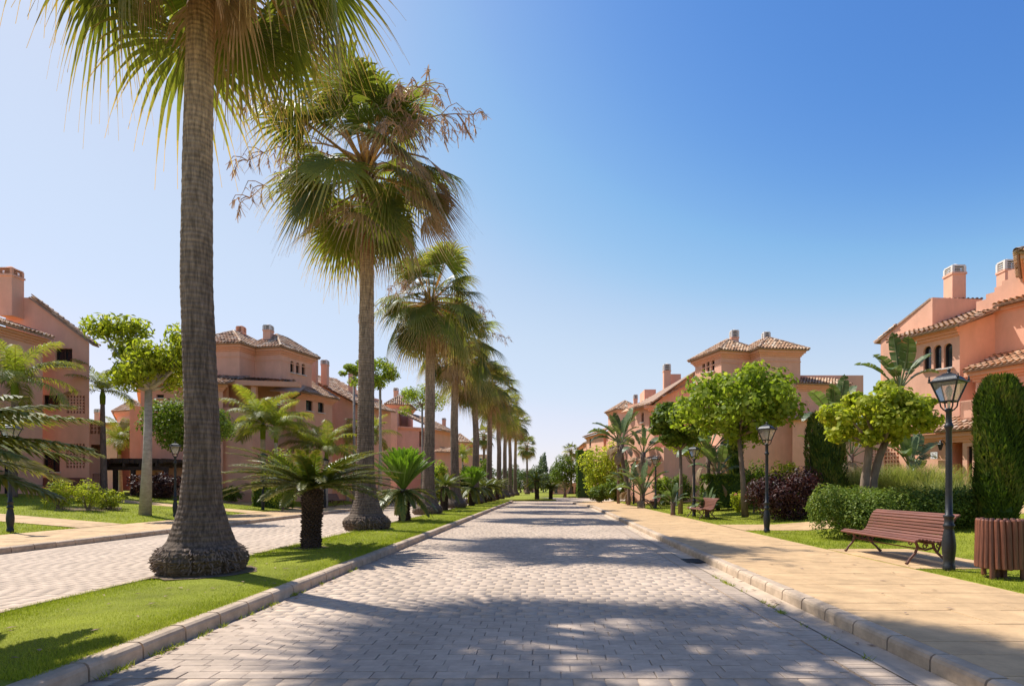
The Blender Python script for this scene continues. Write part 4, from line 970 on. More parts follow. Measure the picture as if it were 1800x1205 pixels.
def fan_palm(x, y, z, H, seed, label, scale=1.0, nleaf=44, hi=False, lean=None, sprays=3, base=1.0, crown=1.0, zmin=None):
    rs = random.Random(seed); root = empty('fan_palm', (x, y, z - .03), label, 'palm tree', 'tall fan palms of the avenue')
    lean = lean or [(0, 0, 0), (H * .5, rs.uniform(-.12, .12), rs.uniform(-.1, .1)), (H, rs.uniform(-.2, .2), rs.uniform(-.2, .2))]
    prof = profile(H, base)
    link('trunk', trunk_np('trunk', prof, 96 if hi else 36, 260 if hi else 90, seed, lean, M['ptrunk']), root)
    tx, ty = lean[-1][1], lean[-1][2]
    mb = MB()                                       # leaf-base boots below the crown
    for k in range(34):
        a = k * 2.4; zz = H - 1.1 + k * .035; rr = .22 * base
        mb.tube([(tx + rr * math.cos(a), ty + rr * math.sin(a), zz), (tx + (rr + .10) * math.cos(a), ty + (rr + .10) * math.sin(a), zz + .28)], [.06, .035], 5)
    mb.build('leaf_bases', M['petiole'], root, world_mesh=False)
    if hi or seed == 20:                            # ragged root mass round the foot
        mb = MB(); rq = random.Random(seed + 500)
        for k in range(700 if hi else 260):
            a = rq.uniform(0, 6.283); z0_ = rq.uniform(.02, .44); r0_ = base * (float(np.interp(z0_, [0, .1, .25, .36, .44], [.60, .70, .745, .70, .63])) - .005); L_ = rq.uniform(.025, .075); q = rq.uniform(-.7, .7)
            p_ = Vector((r0_ * math.cos(a), r0_ * math.sin(a), z0_)); d_ = Vector((math.cos(a + q) * .8, math.sin(a + q) * .8, rq.uniform(-1.3, .35))).normalized()
            mb.tube([p_ - d_ * L_ * .7, p_ + d_ * L_ * .5, p_ + d_ * L_], [rq.uniform(.008, .017), .011, .004], 5, cap=False)
        mb.build('roots', M['bark'], root, world_mesh=False)
    els = sorted(FAN)
    for k in range(nleaf):
        t = (k + .5) / nleaf; ev = 80 - 128 * t ** .95 + rs.uniform(-8, 8)
        el = min(els, key=lambda q: abs(q - ev)); a = k * 2.39996 + rs.uniform(-.25, .25)
        s = scale * crown * rs.uniform(.82, 1.16) * (.85 if el > 60 else 1.0)
        o = link('leaf', rs.choice(FAN[el]), root, loc=(tx + .1 * math.cos(a), ty + .1 * math.sin(a), H - .55 * t + .1), rot=(rs.uniform(-.3, .3), rs.uniform(-.18, .18), a)); o.scale = (s, s * rs.uniform(.85, 1.1), s)
    for k in range(max(5, nleaf // 6)):
        a = rs.uniform(0, 6.28); o = link('dry_leaf', rs.choice(FAND), root, loc=(tx + .12 * math.cos(a), ty + .12 * math.sin(a), H - .75 + rs.uniform(-.15, .2)), rot=(rs.uniform(-.2, .2), rs.uniform(-.75, .1), a)); o.scale = (scale * crown * rs.uniform(.8, 1.1),) * 3
    if seed == 12:                                  # heavy hanging dry skirt on the road side of the second palm
        for k in range(9):
            a = -.1 + .85 * (k / 8 - .5) * 2; o = link('dry_leaf', FAND[k % 3], root, loc=(tx + 1.0 * math.cos(a), ty + 1.0 * math.sin(a), H + .35 - .3 * (k % 3)), rot=(rs.uniform(-.2, .2), rs.uniform(-.9, -.35), a)); o.scale = (1.25,) * 3
    for k in range(sprays):
        a = rs.uniform(0, 6.28) if k else math.pi * .95
        o = link('flower_stalk', SPR[k % 3], root, loc=(tx, ty, H + .1), rot=(rs.uniform(-.2, .2), rs.uniform(-.35, .1), a)); o.scale = (scale * crown * rs.uniform(.9, 1.15),) * 3
    return root
fan_palm(-5.5, 9.45, .15, 11.2, 11, 'nearest tall fan palm with swollen base, crown cut off by the picture top', 1.0, 42, True,
         [(0, 0, 0), (1.2, 0, 0), (2.2, .02, 0), (4.6, -.075, 0), (6.5, -.06, 0), (8.8, -.01, 0), (11.2, .05, 0)], 2, crown=1.24, base=.88)
fan_palm(-5.76, 18.9, .15, 11.5, 12, 'second fan palm, its crown with brown flower sprays open to the sky', 1.0, 46, True,
         [(0, 0, 0), (2, -.05, 0), (5, -.02, 0), (8, .0, 0), (11.5, -.02, 0)], 7, crown=1.34, base=.95)
spec = [(-6.0, 29.6, 10.7), (-6.05, 38.6, 10.8), (-5.9, 47.6, 10.6), (-5.75, 56.8, 10.9), (-5.6, 66.5, 10.7), (-5.6, 76, 11.2), (-5.5, 84, 10.8), (-5.4, 95, 11.4)]
for i, (x, y, H) in enumerate(spec):
    fan_palm(x, y, .15, H, 20 + i, f'{ORD[i + 2]} fan palm from the front in the row on the median', 1.0, 44 if i < 4 else 34, False, None, 3 if i < 3 else 1, crown=1.24 if i < 3 else 1.12, base=.98)
x, y = V(927, 112); fan_palm(x, y, .12, ZY(780, 112) - .5, 41, 'short fan palm standing alone at the far end of the median row', .95, 34, base=.7, sprays=0)
x, y = V(1004, 112); fan_palm(x, y, .12, ZY(790, 112) - .3, 42, 'far fan palm top showing above the round tree beside the right houses', .8, 30, base=.7, sprays=0)
x, y = V(852, 105); fan_palm(x, y, .12, 10.5, 43, 'far fan palm behind the median row on its left side', .95, 30, base=.9, sprays=0)

# ---- cycads
def pinnate_mesh(L, elev0, elev1, nl, leaf_len, droop, m, seed, vee=.5, width=.011, name='frond', curl=0.0, ang=62):
    rs = random.Random(seed); mb = MB(); pts = []; p = Vector((0, 0, 0)); n = 26
    for k in range(n + 1):
        pts.append(p.copy()); t = k / n; e = R(elev0 + (elev1 - elev0) * t ** 1.2); p = p + Vector((math.cos(e), 0, math.sin(e))) * L / n
    mb.tube(pts[::2] + ([pts[-1]] if n % 2 else []), [.018 - .013 * k / (n // 2) for k in range(n // 2 + 1)], 4, r=.95, cap=False)
    for k in range(nl):
        t = .10 + .90 * (k + .5) / nl; f = t * n; i = min(int(f), n - 1); p = pts[i].lerp(pts[i + 1], f - i); d = (pts[i + 1] - pts[i]).normalized()
        up = Vector((0, 1, 0)).cross(d) * -1
        if up.z < 0: up = -up
        ll = leaf_len * (math.sin(math.pi * min(1, .16 + t * .8)) ** .55) * rs.uniform(.9, 1.1)
        for s in (-1, 1):
            a = R(ang - 26 * t) + rs.uniform(-.1, .1); vee_ = vee + rs.uniform(-.25, .25)
            dd = (d * math.cos(a) + Vector((0, s, 0)) * math.sin(a) * math.cos(vee_) + up * math.sin(a) * math.sin(vee_)).normalized()
            w = dd.cross(up).normalized() * width
            mid = p + dd * ll * .55 + Vector((0, 0, -droop * ll * .25)); end = p + dd * ll * .97 + Vector((0, 0, -droop * ll))
            rr = .25 + .35 * rs.random() + .35 * t
            i0 = len(mb.v); mb.v += [tuple(p - w * .6), tuple(p + w * .6), tuple(mid + w), tuple(end), tuple(mid - w)]
            mb.f.append((i0, i0 + 1, i0 + 2, i0 + 4)); mb.r.append(rr); mb.f.append((i0 + 4, i0 + 2, i0 + 3)); mb.r.append(min(1, rr + .15))
    return mb.mesh(name, m)
CY_FLAT = [pinnate_mesh(1.85, e, e - 38, 84, .27, .22, M['cyc_dark'], 50 + e, vee=.35, width=.0125) for e in (42, 31, 21, 11)]
CY_UP = [pinnate_mesh(1.5, e, e - 24, 76, .21, .08, M['cyc_new'], 70 + e, vee=.6, width=.010) for e in (86, 77, 66, 54)]
CY_LOW = [pinnate_mesh(1.5, e, e - 45, 70, .23, .3, M['cyc_dark'], 90 + e, vee=.25, width=.0125) for e in (10, -5, -22)]
CY_EDGE = [pinnate_mesh(1.75, e, e - 26, 92, .30, .35, M['cyc_dark'], 150 + e, vee=.2, width=.017) for e in (26, 16, 8, 0)]
def cycad_trunk(h, r, seed, leanx=0):
    rs = random.Random(seed); mb = MB(); mb.lathe([(r * .95, 0), (r, .1), (r * .85, h * .3), (r * .9, h * .6), (r * 1.05, h * .9), (r * .8, h + .05)], 18)
    n = int(h * 320)
    for k in range(n):
        a = k * 2.39996; z = h * (k + .5) / n; rr = r * (.84 + .18 * abs(z / h - .35)); 
        ca, sa = math.cos(a), math.sin(a); o = Vector((ca, sa, 0)); t = Vector((-sa, ca, 0)); b0 = Vector((rr * ca, rr * sa, z)); L = rs.uniform(.045, .085)
        up = Vector((0, 0, 1)); tip = b0 + o * L + up * L * rs.uniform(-.1, .7)
        i0 = len(mb.v); mb.v += [tuple(b0 - t * .03), tuple(b0 + t * .03), tuple(tip + t * .015), tuple(tip - t * .015), tuple(b0 + up * .05), tuple(b0 - up * .03)]
        for q in ((0, 1, 2, 3), (0, 3, 4), (1, 4, 2), (3, 2, 4), (0, 5, 3), (1, 2, 5), (3, 5, 2)): mb.f.append(tuple(i0 + w for w in q)); mb.r.append(.5)
    for v_i, v in enumerate(mb.v): mb.v[v_i] = (v[0] + leanx * v[2], v[1], v[2])
    return mb.mesh('trunk', M['cyc_trunk'])
CT = [cycad_trunk(1.25, .20, 1, .03), cycad_trunk(1.0, .19, 2, -.04)]
def cycad(x, y, z, h, style, label, seed, s=1.0, lean=0):
    rs = random.Random(seed); root = empty('cycad', (x, y, z - .02), label, 'cycad', 'cycads between the median palms')
    t = link('trunk', CT[seed % 2], root); k0 = (1.25, 1.0)[seed % 2]; t.scale = (s * 1.0, s * 1.0, h / k0); tx = (.03, -.04)[seed % 2] * h
    def put(mesh, a, dz=0, sc=1.0): 
        o = link('frond', mesh, root, loc=(tx * s + .05 * math.cos(a), .05 * math.sin(a), h + dz), rot=(rs.uniform(-.12, .12), rs.uniform(-.1, .1), a)); o.scale = (s * sc,) * 3
    if style == 'edge':
        for k in range(50): put(CY_EDGE[min(3, int(4 * k / 50))], k * 2.39996 + rs.uniform(-.2, .2), .02, rs.uniform(.9, 1.05))
    elif style == 'flat':
        for k in range(58): put(CY_FLAT[min(3, int(4 * k / 58))], k * 2.39996 + rs.uniform(-.2, .2), .02, rs.uniform(.88, 1.08))
    elif style == 'vase':
        for k in range(88): put(CY_UP[min(3, int(4 * k / 88))], k * 2.39996 + rs.uniform(-.15, .15), .05, rs.uniform(.92, 1.05))
        for k in range(26): put(CY_LOW[k % 3], k * 2.39996 + rs.uniform(-.2, .2), -.02, rs.uniform(.85, 1.05))
    else:
        for k in range(20): put(CY_FLAT[k % 3], k * 2.39996 + rs.uniform(-.2, .2), .02, rs.uniform(.8, 1.0))
        for k in range(12): put(CY_LOW[k % 3], k * 2.39996 + rs.uniform(-.2, .2), 0, rs.uniform(.8, 1.0))
cycad(-5.35, 4.45, .15, 1.62, 'edge', 'cycad at the left picture edge, only its long dark fronds showing', 3, .95)
cycad(-5.22, 13.1, .15, 1.30, 'flat', 'cycad with flat spreading crown beside the nearest palm', 4, .98)
cycad(-5.7, 23.6, .15, 1.22, 'vase', 'cycad with upright bright green new fronds by the second palm', 5, 1.1)
cycad(-5.9, 33.6, .15, 1.35, 'mix', 'cycad with dark drooping fronds just behind the third palm', 6, .98)
for i, (y, st) in enumerate(((42.5, 'vase'), (50.5, 'mix'), (54.5, 'flat'), (61.8, 'mix'))):
    cycad(-5.5 + .05 * i, y, .15 if y < 60 else 0.14, 1.3, st, f'{ORD[i + 4]} cycad from the front on the median strip', 8 + i, 1.0)
x, y = V(944, 65.5); cycad(x, y, .15, 2.0, 'mix', 'tall-stemmed cycad on the far grass island', 15, 1.15)
x, y = V(968, 67); cycad(x, y, .15, 1.1, 'flat', 'low cycad at the right tip of the far grass island', 16, 1.0)

# ---- feather palms on the left
FE = [pinnate_mesh(2.2, e, e - 78, 62, .56, .55, M['feather'], 120 + e, vee=.15, width=.0145, ang=66) for e in (82, 68, 52, 36, 18)]
def feather_palm(px, py, ytop, label, seed, s=1.0, r=.13, n=15, tr='bark_pale', at=None):
    x, y, z = at or G(px, py); rs = random.Random(seed); root = empty('feather_palm', (x, y, z - .03), label, 'palm tree', 'feather palms before the left houses')
    H = max(1.0, ZY(ytop, y) - z); mb = MB(); dx = rs.uniform(-.12, .12)
    pts = [(0, 0, 0), (0, 0, .2), (dx * .4, 0, H * .35), (dx, 0, H * .7), (dx, 0, H)]; mb.tube(pts, [r * 1.35, r * 1.15, r, r * .85, r * .6], 14)
    mb.build('trunk', M[tr], root, world_mesh=False, smooth=True)
    mb = MB(); mb.tube([(dx, 0, H - .75 * s), (dx, 0, H - .3 * s), (dx, 0, H + .1 * s)], [r * .85, r * .95, r * .4], 12); mb.build('crownshaft', M['lf_lime'], root, world_mesh=False, smooth=True)
    for k in range(n):
        t = k / (n - 1); a = k * 2.39996 + rs.uniform(-.3, .3)
        o = link('frond', FE[min(4, int(5 * t))], root, loc=(dx, 0, H - .05), rot=(rs.uniform(-.25, .25), rs.uniform(-.1, .15), a)); q = s * rs.uniform(.9, 1.1); o.scale = (q, q, q)
feather_palm(183, 868, 686, 'feather palm with dark trunk before the lattice screens of the near left house', 1, 1.05, .16, 14, 'bark_fib')
feather_palm(22, 873, 668, 'feather palm at the left picture edge behind the near cycad fronds', 2, 1.25, .17, 15, 'bark_fib')
feather_palm(464, 889, 742, 'feather palm with pale trunk beside the lamp before the tower house', 3, 1.35, .17, 16)
feather_palm(487, 892, 752, 'slim feather palm just right of the pale-trunked one before the tower house', 4, 1.15, .13, 13)
feather_palm(540, 884, 778, 'low feather palm behind the flat-crowned cycad', 5, 1.1, .13, 13)
feather_palm(572, 891, 790, 'feather palm between the flat-crowned cycad and the second palm trunk', 6, 1.3, .14, 14)
feather_palm(655, 884, 765, 'feather palm just right of the second palm trunk by the left road', 7, 1.1, .12, 13)
feather_palm(610, 880, 770, 'small feather palm close to the wall of the tower house', 9, 1.0, .12, 12)
feather_palm(214, 860, 775, 'small feather palm in the gap between the left houses', 8, 1.2, .12, 13, at=(*V(212, 42), 1.1))
feather_palm(815, 868, 800, 'distant feather palm before the farthest left house', 10, 1.2, .14, 12, at=(*V(813, 88), .3))

# ---- strelitzia trees (paddle leaves)
def paddle_mesh(L, elev0, elev1, m, seed, W=.26):
    rs = random.Random(seed); mb = MB(); n = 18; p = Vector((0, 0, 0)); pts = []
    for k in range(n + 1): pts.append(p.copy()); e = R(elev0 + (elev1 - elev0) * (k / n) ** 1.8); p = p + Vector((math.cos(e), 0, math.sin(e))) * L / n
    mb.tube(pts[::3], [.04, .035, .03, .024, .018, .012, .006], 5, r=.9, cap=False)
    i1 = 7
    for s in (-1, 1):
        k = i1
        while k < n:
            stp = 1; t0 = (k - i1) / (n - i1); t1 = (k + stp - i1) / (n - i1)
            wf = lambda t: W * (math.sin(math.pi * min(1, .1 + t * .9)) ** .5) if t < .97 else .03
            gap = rs.random() < .3; dz0 = rs.uniform(.0, .05); a, b = pts[k], pts[k + stp]
            q0 = a + Vector((0, s * wf(t0), wf(t0) * .35 - dz0)); q1 = b.lerp(a, .12 if gap else 0) + Vector((0, s * wf(t1), wf(t1) * .35 - dz0))
            mb.quad(a, b, q1, q0, r=rs.uniform(.15, .75)); k += stp
    return mb.mesh('leaf', m)
PAD = [paddle_mesh(2.0, e, e - dr_, M['paddle'], 300 + e) for e, dr_ in ((86, 18), (74, 40), (62, 62), (48, 80), (30, 90))]
PADD = [paddle_mesh(1.6, e, e - 70, M['paddle_dead'], 330 + abs(e)) for e in (-10, -40)]
def strelitzia(at, ytop, label, seed, n=11, s=1.0, dead=5, lean=0.0, r=.11, name='strelitzia_tree'):
    x, y, z = at; rs = random.Random(seed); root = empty(name, (x, y, z - .03), label, 'strelitzia', 'strelitzia trees before the right houses')
    H = max(.25, ZY(ytop, y) - z); mb = MB(); mb.tube([(0, 0, 0), (lean * .3, 0, H * .4), (lean, 0, H * .8), (lean, 0, H + .1)], [r * 1.2, r, r, r * 1.3], 10); mb.build('trunk', M['bark_fib'], root, world_mesh=False, smooth=True)
    for k in range(n):
        a = (k % 2) * math.pi + rs.uniform(-.75, .75) + .4; o = link('leaf', PAD[min(4, int(5 * k / n))], root, loc=(lean, 0, H - .1), rot=(rs.uniform(-.3, .3), rs.uniform(-.12, .12), a)); q = s * rs.uniform(.85, 1.15); o.scale = (q, q, q)
    for k in range(dead):
        a = rs.uniform(0, 6.28); o = link('dry_leaf', PADD[k % 2], root, loc=(lean, 0, H - .25), rot=(0, 0, a)); q = s * .8; o.scale = (q, q, q)
def T(px, Y): x, y = V(px, Y); return (x, y, terrain(x, y))
strelitzia(T(1612, 25.2), 682, 'strelitzia tree with leaning trunk before the arched windows', 1, 12, 1.15, 7, -.75, .13)
strelitzia(T(1600, 24.2), 818, 'low strelitzia clump at the foot of the leaning one before the porch', 2, 12, .85, 1)
strelitzia(T(1466, 34), 742, 'grey-green strelitzia tree behind the clipped conifer', 3, 13, 1.3, 6)
strelitzia(T(1448, 36), 800, 'lower strelitzia stem left of the clipped conifer against the house wall', 4, 10, 1.0, 3)
strelitzia(T(1496, 31), 800, 'ragged strelitzia with dry leaves right of the clipped conifer', 14, 7, 1.0, 9)
strelitzia(T(1104, 46.5), 778, 'strelitzia tree with leaning dark trunk behind the right-hand lamps', 5, 12, 1.35, 6, -.5, .16)
strelitzia(T(1087, 48.5), 776, 'strelitzia tree with slender pale trunk left of the leaning dark one', 6, 9, 1.2, 5, .0, .11)
strelitzia(T(1129, 42), 796, 'shorter strelitzia tree right of the leaning dark trunk', 7, 10, 1.1, 5, .05, .16)
strelitzia(T(1130, 38.5), 868, 'strelitzia clump growing from the ground behind the third bench', 8, 12, 1.15, 5)
strelitzia(T(1245, 33), 800, 'silvery strelitzia tree left of the round lime tree trunk', 9, 12, 1.15, 6)
strelitzia(T(1262, 32), 830, 'small strelitzia stem against the round lime tree trunk', 10, 9, .95, 4)
strelitzia(T(1105, 44), 855, 'broad low strelitzia clump beneath the leaning dark trunk', 11, 10, 1.1, 3)
strelitzia(T(1183, 28.5), 884, 'spiky low plant with narrow leaves beside the second bench', 12, 14, .55, 0, name='strelitzia_plant')
strelitzia(T(1243, 26.5), 892, 'low strap-leaved plant right of the second bench', 13, 12, .5, 0, name='strelitzia_plant')

# ================================================================== LEAF CLOUDS
def leaf_np(C, N, size, shape='kite', curl=.15):
    n = len(C); N = unit(N); t = unit(np.cross(N, rng.normal(0, 1, (n, 3)))); b = np.cross(N, t); s = size[:, None]
    if shape == 'round':
        P = []
        for (u, w, h) in ((-.9, 0, 0), (-.55, .62, .1), (.35, .72, .1), (1.0, 0, -.25), (.35, -.72, .1), (-.55, -.62, .1)): P.append(C + (t * u + b * w + N * h * curl * 3) * s)
        v = np.stack(P, 1).reshape(-1, 3); k = (np.arange(n) * 6)[:, None]
        f = np.concatenate([np.stack((k + np.array([0, 1, 2, 3])), 0), k + np.array([0, 3, 4, 5])]); return v, f, 2
    asp = .34 if shape == 'lance' else .5
    P = [C - t * s, C + b * asp * s + N * curl * s, C + t * s - N * curl * s, C - b * asp * s + N * curl * s]
    v = np.stack(P, 1).reshape(-1, 3); return v, (np.arange(n) * 4)[:, None] + np.array([0, 1, 2, 3]), 1
def cloud_mesh(name, C, N, size, m, shape='kite', rbase=None, curl=.15):
    n = len(C); v, f, k = leaf_np(C, N, size, shape, curl); r = np.clip((rng.normal(.5, .22, n) if rbase is None else rbase), 0, 1)
    return np_mesh(name, v, f, m, np.tile(r, k))
def ell_points(ells, n, shell=.55, up=.5):
    """ells: (cx,cy,cz,rx,ry,rz); leaves biased to the shell of each lobe, normals outward/up"""
    vol = np.array([e[3] * e[4] * e[5] for e in ells]) ** (2 / 3); pick = rng.choice(len(ells), n, p=vol / vol.sum()); E = np.array(ells)[pick]
    d = unit(rng.normal(0, 1, (n, 3))); rr = 1 - (1 - shell) * rng.uniform(0, 1, n) ** 1.6; rr *= 1 + rng.normal(0, .05, n)
    C = E[:, :3] + d * E[:, 3:] * rr[:, None]; N = d + rng.normal(0, .55, (n, 3)) + np.array([0, 0, up]); return C, N
def lobes(c, r, n, sz, seed, flat=1.0):
    rs = random.Random(seed); out = []
    for k in range(n):
        a = k * 2.39996; u = 1 - 2 * (k + .5) / n; q = math.sqrt(1 - u * u) * rs.uniform(.55, .92); h = u * rs.uniform(.5, .85)
        s = sz * rs.uniform(.55, 1.25); out.append((c[0] + r[0] * q * math.cos(a), c[1] + r[1] * q * math.sin(a), c[2] + r[2] * h, r[0] * s, r[1] * s, r[2] * s * flat))
    return out
def limb_paths(base, ends, split, rs):
    for e in ends:
        b = Vector(split); e = Vector(e); m = b.lerp(e, .45) + Vector((rs.uniform(-.1, .1), rs.uniform(-.1, .1), -.12)); yield [b, b.lerp(m, .5) + Vector((0, 0, -.03)), m, e]
def tree(at, label, trunk_top, crown_ells, nleaf, leaf, m, bark='bark', r=.12, shape='kite', limbs=6, seed=0, stems=None, name='broadleaf_tree', shell=.5, cat='tree', group='garden trees', up=.5):
    x, y, z = at; rs = random.Random(seed); root = empty(name, (x, y, z - .03), label, cat, group)
    for st in (stems or [[(x, y, z - .05), ((x + trunk_top[0]) / 2 + .03, y, (z + trunk_top[2]) / 2), trunk_top]]):
        mb = MB(); k = len(st); mb.tube(st, [r * (1.3 if i == 0 else 1.05 - .35 * i / (k - 1)) for i in range(k)], 12); mb.build('trunk', M[bark], root, smooth=True)
    tips = rs.sample(crown_ells, min(limbs, len(crown_ells)))
    for pth in limb_paths(trunk_top, [e[:3] for e in tips], trunk_top, rs):
        mb = MB(); mb.tube(pth, [r * .6, r * .48, r * .34, r * .14], 8); mb.build('limb', M[bark], root, smooth=True)
    C, N = ell_points(crown_ells, nleaf, shell, up); sz = leaf * rng.uniform(.65, 1.25, nleaf)
    o = link('crown', cloud_mesh('crown', C, N, sz, M[m], shape), root, world_mesh=True); return root
def shrub(at, label, ells, n, leaf, m, shape='kite', stems=5, name='shrub', cat='shrub', group='garden shrubs', shell=.35, bark='bark'):
    x, y, z = at; root = empty(name, (x, y, z - .02), label, cat, group); mb = MB()
    for k in range(stems):
        e = random.choice(ells); mb.tube([(x + random.uniform(-.15, .15), y + random.uniform(-.1, .1), z - .05), ((x + e[0]) / 2, (y + e[1]) / 2, (z + e[2]) / 2), (e[0], e[1], e[2])], [.025, .02, .01], 6)
    mb.build('stems', M[bark], root)
    C, N = ell_points(ells, n, shell); link('foliage', cloud_mesh('foliage', C, N, leaf * rng.uniform(.65, 1.25, n), M[m], shape), root, world_mesh=True); return root
def box_points(x0, x1, y0, y1, z0, z1, n, thick=.12, bumpy=.05):
    ext = np.array([x1 - x0, y1 - y0, z1 - z0]); A = np.array([ext[1] * ext[2], ext[1] * ext[2], ext[0] * ext[2], ext[0] * ext[2], ext[0] * ext[1]]); face = rng.choice(5, n, p=A / A.sum())
    P = rng.uniform(0, 1, (n, 3)) * ext; D = np.zeros((n, 3)); dep = rng.uniform(0, 1, n) ** 2 * thick
    for k, (ax, val, sg) in enumerate(((0, 0, -1), (0, ext[0], 1), (1, 0, -1), (1, ext[1], 1), (2, ext[2], 1))):
        q = face == k; wob = bumpy * (np.sin(P[q].sum(1) * 5.3) + np.sin(P[q, (ax + 1) % 3] * 9 + 1) * .7) * .5
        P[q, ax] = val - sg * dep[q] + sg * (wob - bumpy); D[q, ax] = sg
    return P + np.array([x0, y0, z0]), D + rng.normal(0, .6, (n, 3)) + np.array([0, 0, .3])
def hedge(label, x0, x1, y0, y1, zt, n, leaf, m, shape='kite', name='hedge', z=None, rot=0, thick=.14, bumpy=.06, group='clipped hedges', cat='hedge'):
    cx, cy = (x0 + x1) / 2, (y0 + y1) / 2; z = terrain(cx, cy) if z is None else z; root = empty(name, (cx, cy, z - .02), label, cat, group)
    C, N = box_points(x0, x1, y0, y1, z, zt, n, thick, bumpy)
    ca, sa = math.cos(rot), math.sin(rot); Q = C.copy(); Q[:, 0] = cx + (C[:, 0] - cx) * ca - (C[:, 1] - cy) * sa; Q[:, 1] = cy + (C[:, 0] - cx) * sa + (C[:, 1] - cy) * ca
    link('foliage', cloud_mesh('foliage', Q, N, leaf * rng.uniform(.6, 1.3, n), M[m], shape), root, world_mesh=True)
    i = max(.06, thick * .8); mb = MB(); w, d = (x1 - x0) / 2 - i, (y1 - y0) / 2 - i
    mb.obox((cx, cy, (z + zt - i) / 2), (ca, sa, 0), (-sa, ca, 0), (0, 0, 1), w, d, (zt - i - z) / 2); mb.build('dark_core', M['lf_dark'], root); return root  # solid filler against see-through, its dark leaf colour paints the hedge's inner shade

def pxell(px0, px1, py0, py1, Y, dy=None): 
    x0, x1 = V(px0, Y)[0], V(px1, Y)[0]; z1, z0 = ZY(py0, Y), ZY(py1, Y); rx = (x1 - x0) / 2
    return ((x0 + x1) / 2, Y, (z0 + z1) / 2), (rx, dy or rx * .9, (z1 - z0) / 2)
# right: round lime tree with mop crown
x, y, z = G(1310, 908); c, r = pxell(1198, 1410, 636, 782, y)
L1_ = lobes(c, r, 26, .34, 3) + lobes((c[0], c[1], c[2] - .1), (r[0] * .6, r[1] * .6, r[2] * .55), 7, .5, 13) + lobes(c, (r[0] * 1.06, r[1], r[2] * 1.06), 22, .16, 23)
tree((x, y, z), 'round-headed tree with large lime-green leaves and forked trunk on the right lawn', (x - .28, y, ZY(765, y)), L1_, 7000, .105, 'lf_lime', r=.125, shape='round', limbs=14, seed=4, up=.35, shell=.3)
x, y = V(1196, 29.5); z = terrain(x, y); c, r = pxell(1145, 1245, 706, 782, y)
tree((x, y, z), 'smaller lime-green tree behind and left of the round-headed one', (x, y, ZY(790, y)), lobes(c, r, 14, .42, 5), 3600, .11, 'lf_mid', r=.1, shape='round', limbs=5, seed=5)
x, y = V(1218, 36); z = terrain(x, y); c, r = pxell(1178, 1245, 765, 805, y)
tree((x, y, z), 'low yellow-green tree between the second bench and the lamp behind', (x, y, ZY(815, y)), lobes(c, r, 10, .45, 6), 1500, .10, 'lf_yell', r=.08, limbs=4, seed=6)
# right: twin-stem tree above the boxwood
x, y = V(1522, 17.2); z = terrain(x, y); c, r = pxell(1452, 1628, 668, 792, y)
st = [[(x - .12, y, z), (x - .02, y, 1.7), (x + .06, y, 2.3), (x + .12, y, 2.9)], [(x + .18, y + .1, z), (x + .26, y + .1, 1.7), (x + .42, y + .1, 2.3), (x + .66, y + .1, 2.9)]]
E_ = lobes(c, r, 22, .33, 8) + lobes(c, (r[0] * 1.08, r[1], r[2] * 1.1), 20, .15, 28) + [(c[0] + r[0] * .55, c[1], c[2] + r[2] * .2, r[0] * .4, r[1] * .5, r[2] * .5)]
tree((x, y, z), 'twin-stemmed tree with yellow-green leaves above the boxwood hedge', (x + .35, y, 2.8), E_, 7000, .072, 'lf_yell', r=.13, shape='round', limbs=9, seed=8, stems=st, shell=.35)
c2, r2 = pxell(1505, 1585, 648, 720, y + .5)
